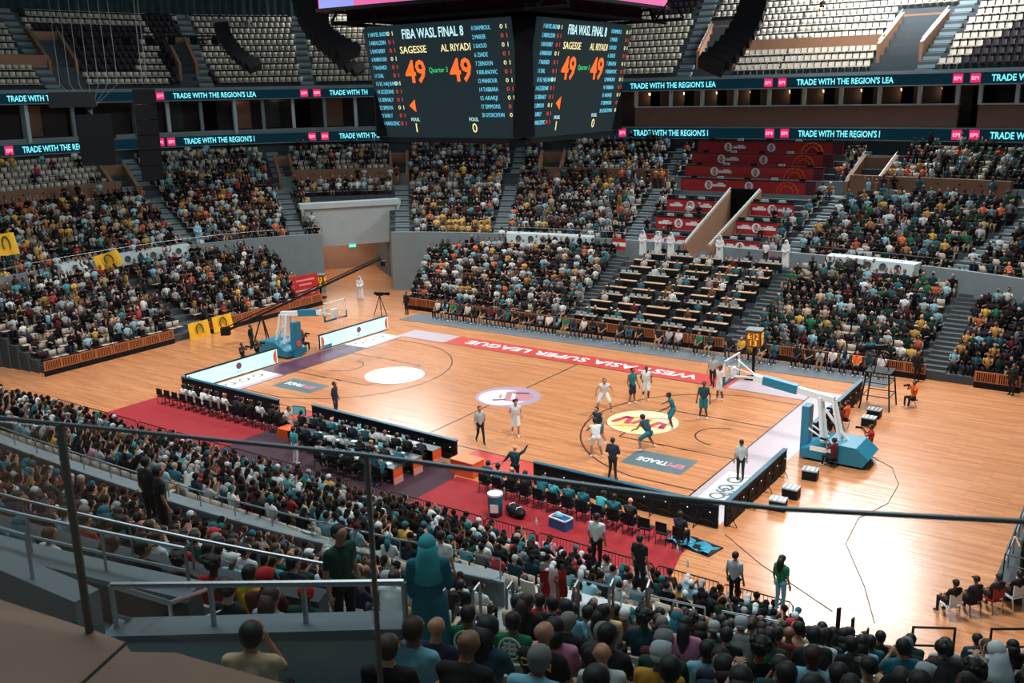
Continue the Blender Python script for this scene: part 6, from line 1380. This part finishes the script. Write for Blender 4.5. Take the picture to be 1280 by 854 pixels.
# ------------------------------------------------------------------ fences, rails and the foreground
def fence_proto(L=2.25):
    r_ = bpy.data.objects.new('crowd_fence', None); C.objects.link(r_); mb = MB()
    mb.tube([(-L/2, 0, 0), (-L/2, 0, .92), (-L/2+.1, 0, 1.04), (L/2-.1, 0, 1.04), (L/2, 0, .92), (L/2, 0, 0)], .022, 6); mb.tube([(-L/2, 0, .16), (L/2, 0, .16)], .018, 5); mb.build('frame', M_BLACK, r_)
    mb = MB(); n = 17
    for i in range(1, n): mb.tube([(-L/2+L*i/n, 0, .16), (-L/2+L*i/n, 0, 1.04)], .009, 4)
    mb.build('balusters', M_BLACK, r_, kind='stuff'); return r_
FP = fence_proto(); _f = [0]
for i in range(17):
    c = FP if not _f[0] else copy_tree(FP); _f[0] = 1; c.location = (-17.3+2.32*i, -15.15, 0); tag(c, 'black crowd fence panel along the near carpets, %s from the left end' % ordn(i+1), 'fence', 'fence panels along the near carpets')
for i in range(6):
    x = 22.2+.5*i; r_ = thing('stair_rail', 'black sloping stair rail by the near floor stairs, %s from the fence' % ordn(i+1), 'rail', (x, -14.6-.35*i, 0), 0, 'stair rails at the end of the near fence'); mb = MB()
    P = [(0, 0, .0), (0, 0, 1.0), (.35, -1.7, 1.9), (.35, -1.7, .6)]; mb.tube(P, .025, 6); mb.build('frame', M_BLACK, r_); mb = MB()
    for k in range(1, 10): t = k/10; mb.tube([(.35*t, -1.7*t, .15+.6*t), (.35*t, -1.7*t, 1.0+.9*t)], .01, 4)
    mb.build('balusters', M_BLACK, r_, kind='stuff')
# rail on the near parapet, its pale ledge, and the gate frame at right
for p0, p1 in ((-107, -68.6), (-66.4, -59.6), (-58.9, -53.6)):
    P = [bp(f, near_s(f)+.2, 4.72) for f in phs_between(p0, p1, .6, 1.5)]; o = curved_rail(P, P, lambda p: 4.15); struct(near_wall(p0, p1, -.05, .42, 4.15, 4.22).build('wall_parapet_ledge', M_CONC if p0 < -70 else M_PANEL))
for f0, f1 in ((-51.6, -49.9), (-48.4, -46.2)):
    a, b = bp(f0, near_s(f0)+.15), bp(f1, near_s(f1)+.15); g_ = thing('gate_frame', 'dark steel gate frame on the parapet, %s' % ('left of the two at lower right' if f0 < -50 else 'right of the two at lower right'), 'gate', (a[0], a[1], 4.15)); d = (b[0]-a[0], b[1]-a[1])
    MB().tube([(0, 0, 0), (0, 0, .85), (d[0], d[1], .85), (d[0], d[1], 0)], .035, 6).build('frame', M_BLACK, g_); MB().tube([(0, 0, .42), (d[0], d[1], .42)], .025, 6).build('mid_rail', M_BLACK, g_)
for i, (x, y) in enumerate(((19.55, -30.2), (19.95, -29.75), (20.4, -29.4), (20.85, -29.05), (21.35, -28.75), (21.85, -28.4), (22.4, -28.1))):
    q = inward(x, y); z = 6.85; r_ = thing('aisle_hoop_rail', 'steel hoop handrail among the near seats, %s from the stairs' % ordn(i+1), 'handrail', (x, y, z), 0, 'hoop handrails among the near seats')
    MB().tube([(0, 0, 0), (0, 0, 1.05), (q.x*.03, q.y*.03, 1.12), (q.x*.3, q.y*.3, 1.12), (q.x*.33, q.y*.33, 1.05), (q.x*.33, q.y*.33, 0)], .028, 8).build('tube', M_STEEL, r_)
for i in range(8):
    f = (-66.2, -66.0, -65.9)[i % 3]; s_, z = ROWS_N[i+1]; x, y = bp(-66.15, s_+.4); q = inward(x, y)
    if i % 2: continue
    r_ = thing('aisle_hoop_rail', 'steel hoop handrail beside the near stairs, %s step from the parapet' % ordn(i+1), 'handrail', (x, y, z), 0, 'hoop handrails beside the near stairs'); MB().tube([(0, 0, 0), (0, 0, .95), (q.x*.4, q.y*.4, .85), (q.x*.4, q.y*.4, -.1)], .025, 8).build('tube', M_STEEL, r_)
# walls around the vomitory below the camera
def wall2(name, a, b, z0, za, zb, th, mt):
    a, b = Vector((*a, 0)), Vector((*b, 0)); n_ = Vector((-(b-a).y, (b-a).x, 0)).normalized()*th/2; mb = MB(); P = [a+Vector((0, 0, z0)), b+Vector((0, 0, z0)), b+Vector((0, 0, zb)), a+Vector((0, 0, za))]
    mb.quad([p+n_ for p in P]); mb.quad([p-n_ for p in P][::-1])
    for i in range(4): mb.quad([P[i]-n_, P[(i+1) % 4]-n_, P[(i+1) % 4]+n_, P[i]+n_])
    return struct(mb.build(name, mt))
def railline(pts, base, label=None, mt=M_STEEL, r=.026, mid=0, every=1):
    o = struct(MB().tube(pts, r, 8).build('guard_rail', mt))
    for i, p in enumerate(pts):
        if i % every == 0: MB().tube([(p[0], p[1], base), p], r*.85, 6).build('rail_post', mt, o)
    for k in range(mid): MB().tube([(p[0], p[1], p[2]-.3*(k+1)) for p in pts], r*.8, 6).build('rail_bar', mt, o)
    return o
struct(wallband(-84, -69.6, 9.9, 7.9, 9.25, .35).build('wall_vomitory', M_CONCD)); P = [bp(f, 10.05, 9.75) for f in phs_between(-84, -69.4, 10, 1.3)]; railline(P, 9.2)
struct(wallband(-78, -70.6, 12.05, 9.0, 10.35, .32).build('wall_vomitory', M_CONCD)); struct(wallband(-78, -70.6, 12.0, 10.35, 10.42, .42).build('wall_vomitory_ledge', M_CONC)); P = [bp(f, 12.2, 10.95) for f in phs_between(-77, -70.7, 12, 1.3)]; railline(P, 10.4, mid=1)
w1 = wall2('wall_vomitory', (21.55, -37.15), (23.72, -35.72), 8.8, 11.5, 11.55, .22, M_PANEL); wall2('wall_vomitory_ledge', (21.5, -37.18), (23.75, -35.70), 11.5, 11.56, 11.61, .32, M_CONC)
railline([(21.55, -37.15, 11.98), (22.3, -36.66, 11.98), (23.0, -36.2, 11.98), (23.75, -35.7, 11.98)], 11.55, mt=M_STEEL, r=.032)
railline([(21.55, -37.15, 11.98), (21.5, -36.55, 11.5), (21.1, -35.6, 11.15)], 10.2, mid=1); railline([(21.1, -35.6, 11.15), (21.1, -35.6, 10.4)], 10.2)
wall2('wall_vomitory', (18.6, -36.75), (20.15, -36.6), 9.8, 11.3, 11.2, .3, M_CONC); railline([(18.2, -36.9, 11.75), (19.4, -36.75, 11.75)], 11.2)
struct(MB().box((20.4, -35.3, 9.9), (1.9, .7, .12), .55).build('floor_ramp', M_TAN)); wall2('wall_vomitory', (20.0, -37.6), (21.4, -37.2), 8.8, 11.2, 11.0, .2, M_CONCD)
# stone-topped balcony edge under the camera, glass balustrade in front of the lens
sl = [(22.6, -39.3), (23.9, -39.17), (24.6, -39.08), (24.85, -39.06), (24.95, -39.1), (25.15, -38.98), (25.85, -38.86), (26.8, -38.66), (28.2, -38.2), (29.6, -37.6), (33, -36), (33, -40), (29, -40.6), (24, -42.5), (20, -42.5), (21, -40.5)]
struct(MB().prism(sl, 12.9, 13.5).build('floor_balcony', M_TAN)); struct(MB().prism([(x*1.0-.12, y-.12) for x, y in sl], 10.5, 12.9).build('wall_balcony', M_CONCD))
struct(MB().box((24.99, -39.38, 13.503), (.015, .7, .006), .38).build('trim_60', M_BLACK))
railline([(22.6, -39.0, 12.95), (23.8, -38.95, 12.95), (24.45, -38.95, 12.9)], 12.3, r=.03)
BAL = [(22.4, -39.75), (24.6, -39.1), (26.2, -38.62), (27.55, -38.33), (27.93, -38.22), (28.75, -37.85), (30.6, -37.0)]
bl = thing('glass_balustrade', 'glass balustrade with a slim steel top rail and posts close to the camera', 'balustrade', (26.2, -38.6, 13.5)); ob = Vector((26.2, -38.6, 13.5))
MB().tube([tuple(Vector((x, y, 14.65))-ob) for x, y in BAL], .0115, 8).build('top_rail', M_DSTEEL, bl)
for x, y, r_ in ((24.6, -39.1, .022), (26.2, -38.62, .013)): MB().tube([tuple(Vector((x, y, 13.5))-ob), tuple(Vector((x, y, 14.65))-ob)], r_, 8).build('post', M_DSTEEL, bl)
for i in range(len(BAL)-1):
    a, b = BAL[i], BAL[i+1]; mb = MB(); A, B = Vector((*a, 0)), Vector((*b, 0)); n_ = Vector((-(B-A).y, (B-A).x, 0)).normalized()*.006; d = (B-A).normalized()*.02
    P = [A+d+Vector((0, 0, 13.55)), B-d+Vector((0, 0, 13.55)), B-d+Vector((0, 0, 14.63)), A+d+Vector((0, 0, 14.63))]; P = [p-ob for p in P]
    mb.quad([p+n_ for p in P]); mb.quad([p-n_ for p in P][::-1])
    for k in range(4): mb.quad([P[k]-n_, P[(k+1) % 4]-n_, P[(k+1) % 4]+n_, P[k]+n_])
    mb.build('glass_pane', M_GLASS, bl)
# floor cables
def cable(pts, label): tag(MB().tube([(x, y, .012) for x, y in pts], .014, 5).build('cable', mat('dark_cable', (.05, .04, .035), .6)), label, 'cable')
cable([(18.9, 1.2), (20.2, .2), (20.9, -1.6), (21.0, -3.8), (20.4, -5.8), (20.6, -8.2), (22.0, -11.0), (22.9, -13.2)], 'dark cable snaking across the floor at right from the hoop base'); cable([(16.6, -9.8), (18.6, -11.4), (20.0, -12.2), (21.6, -13.2)], 'dark cable running from the board corner to the fence')
# parts that were skipped above leave no empty objects behind
for o in list(bpy.data.objects):
    if o.type == 'MESH' and not o.data.polygons: bpy.data.objects.remove(o)
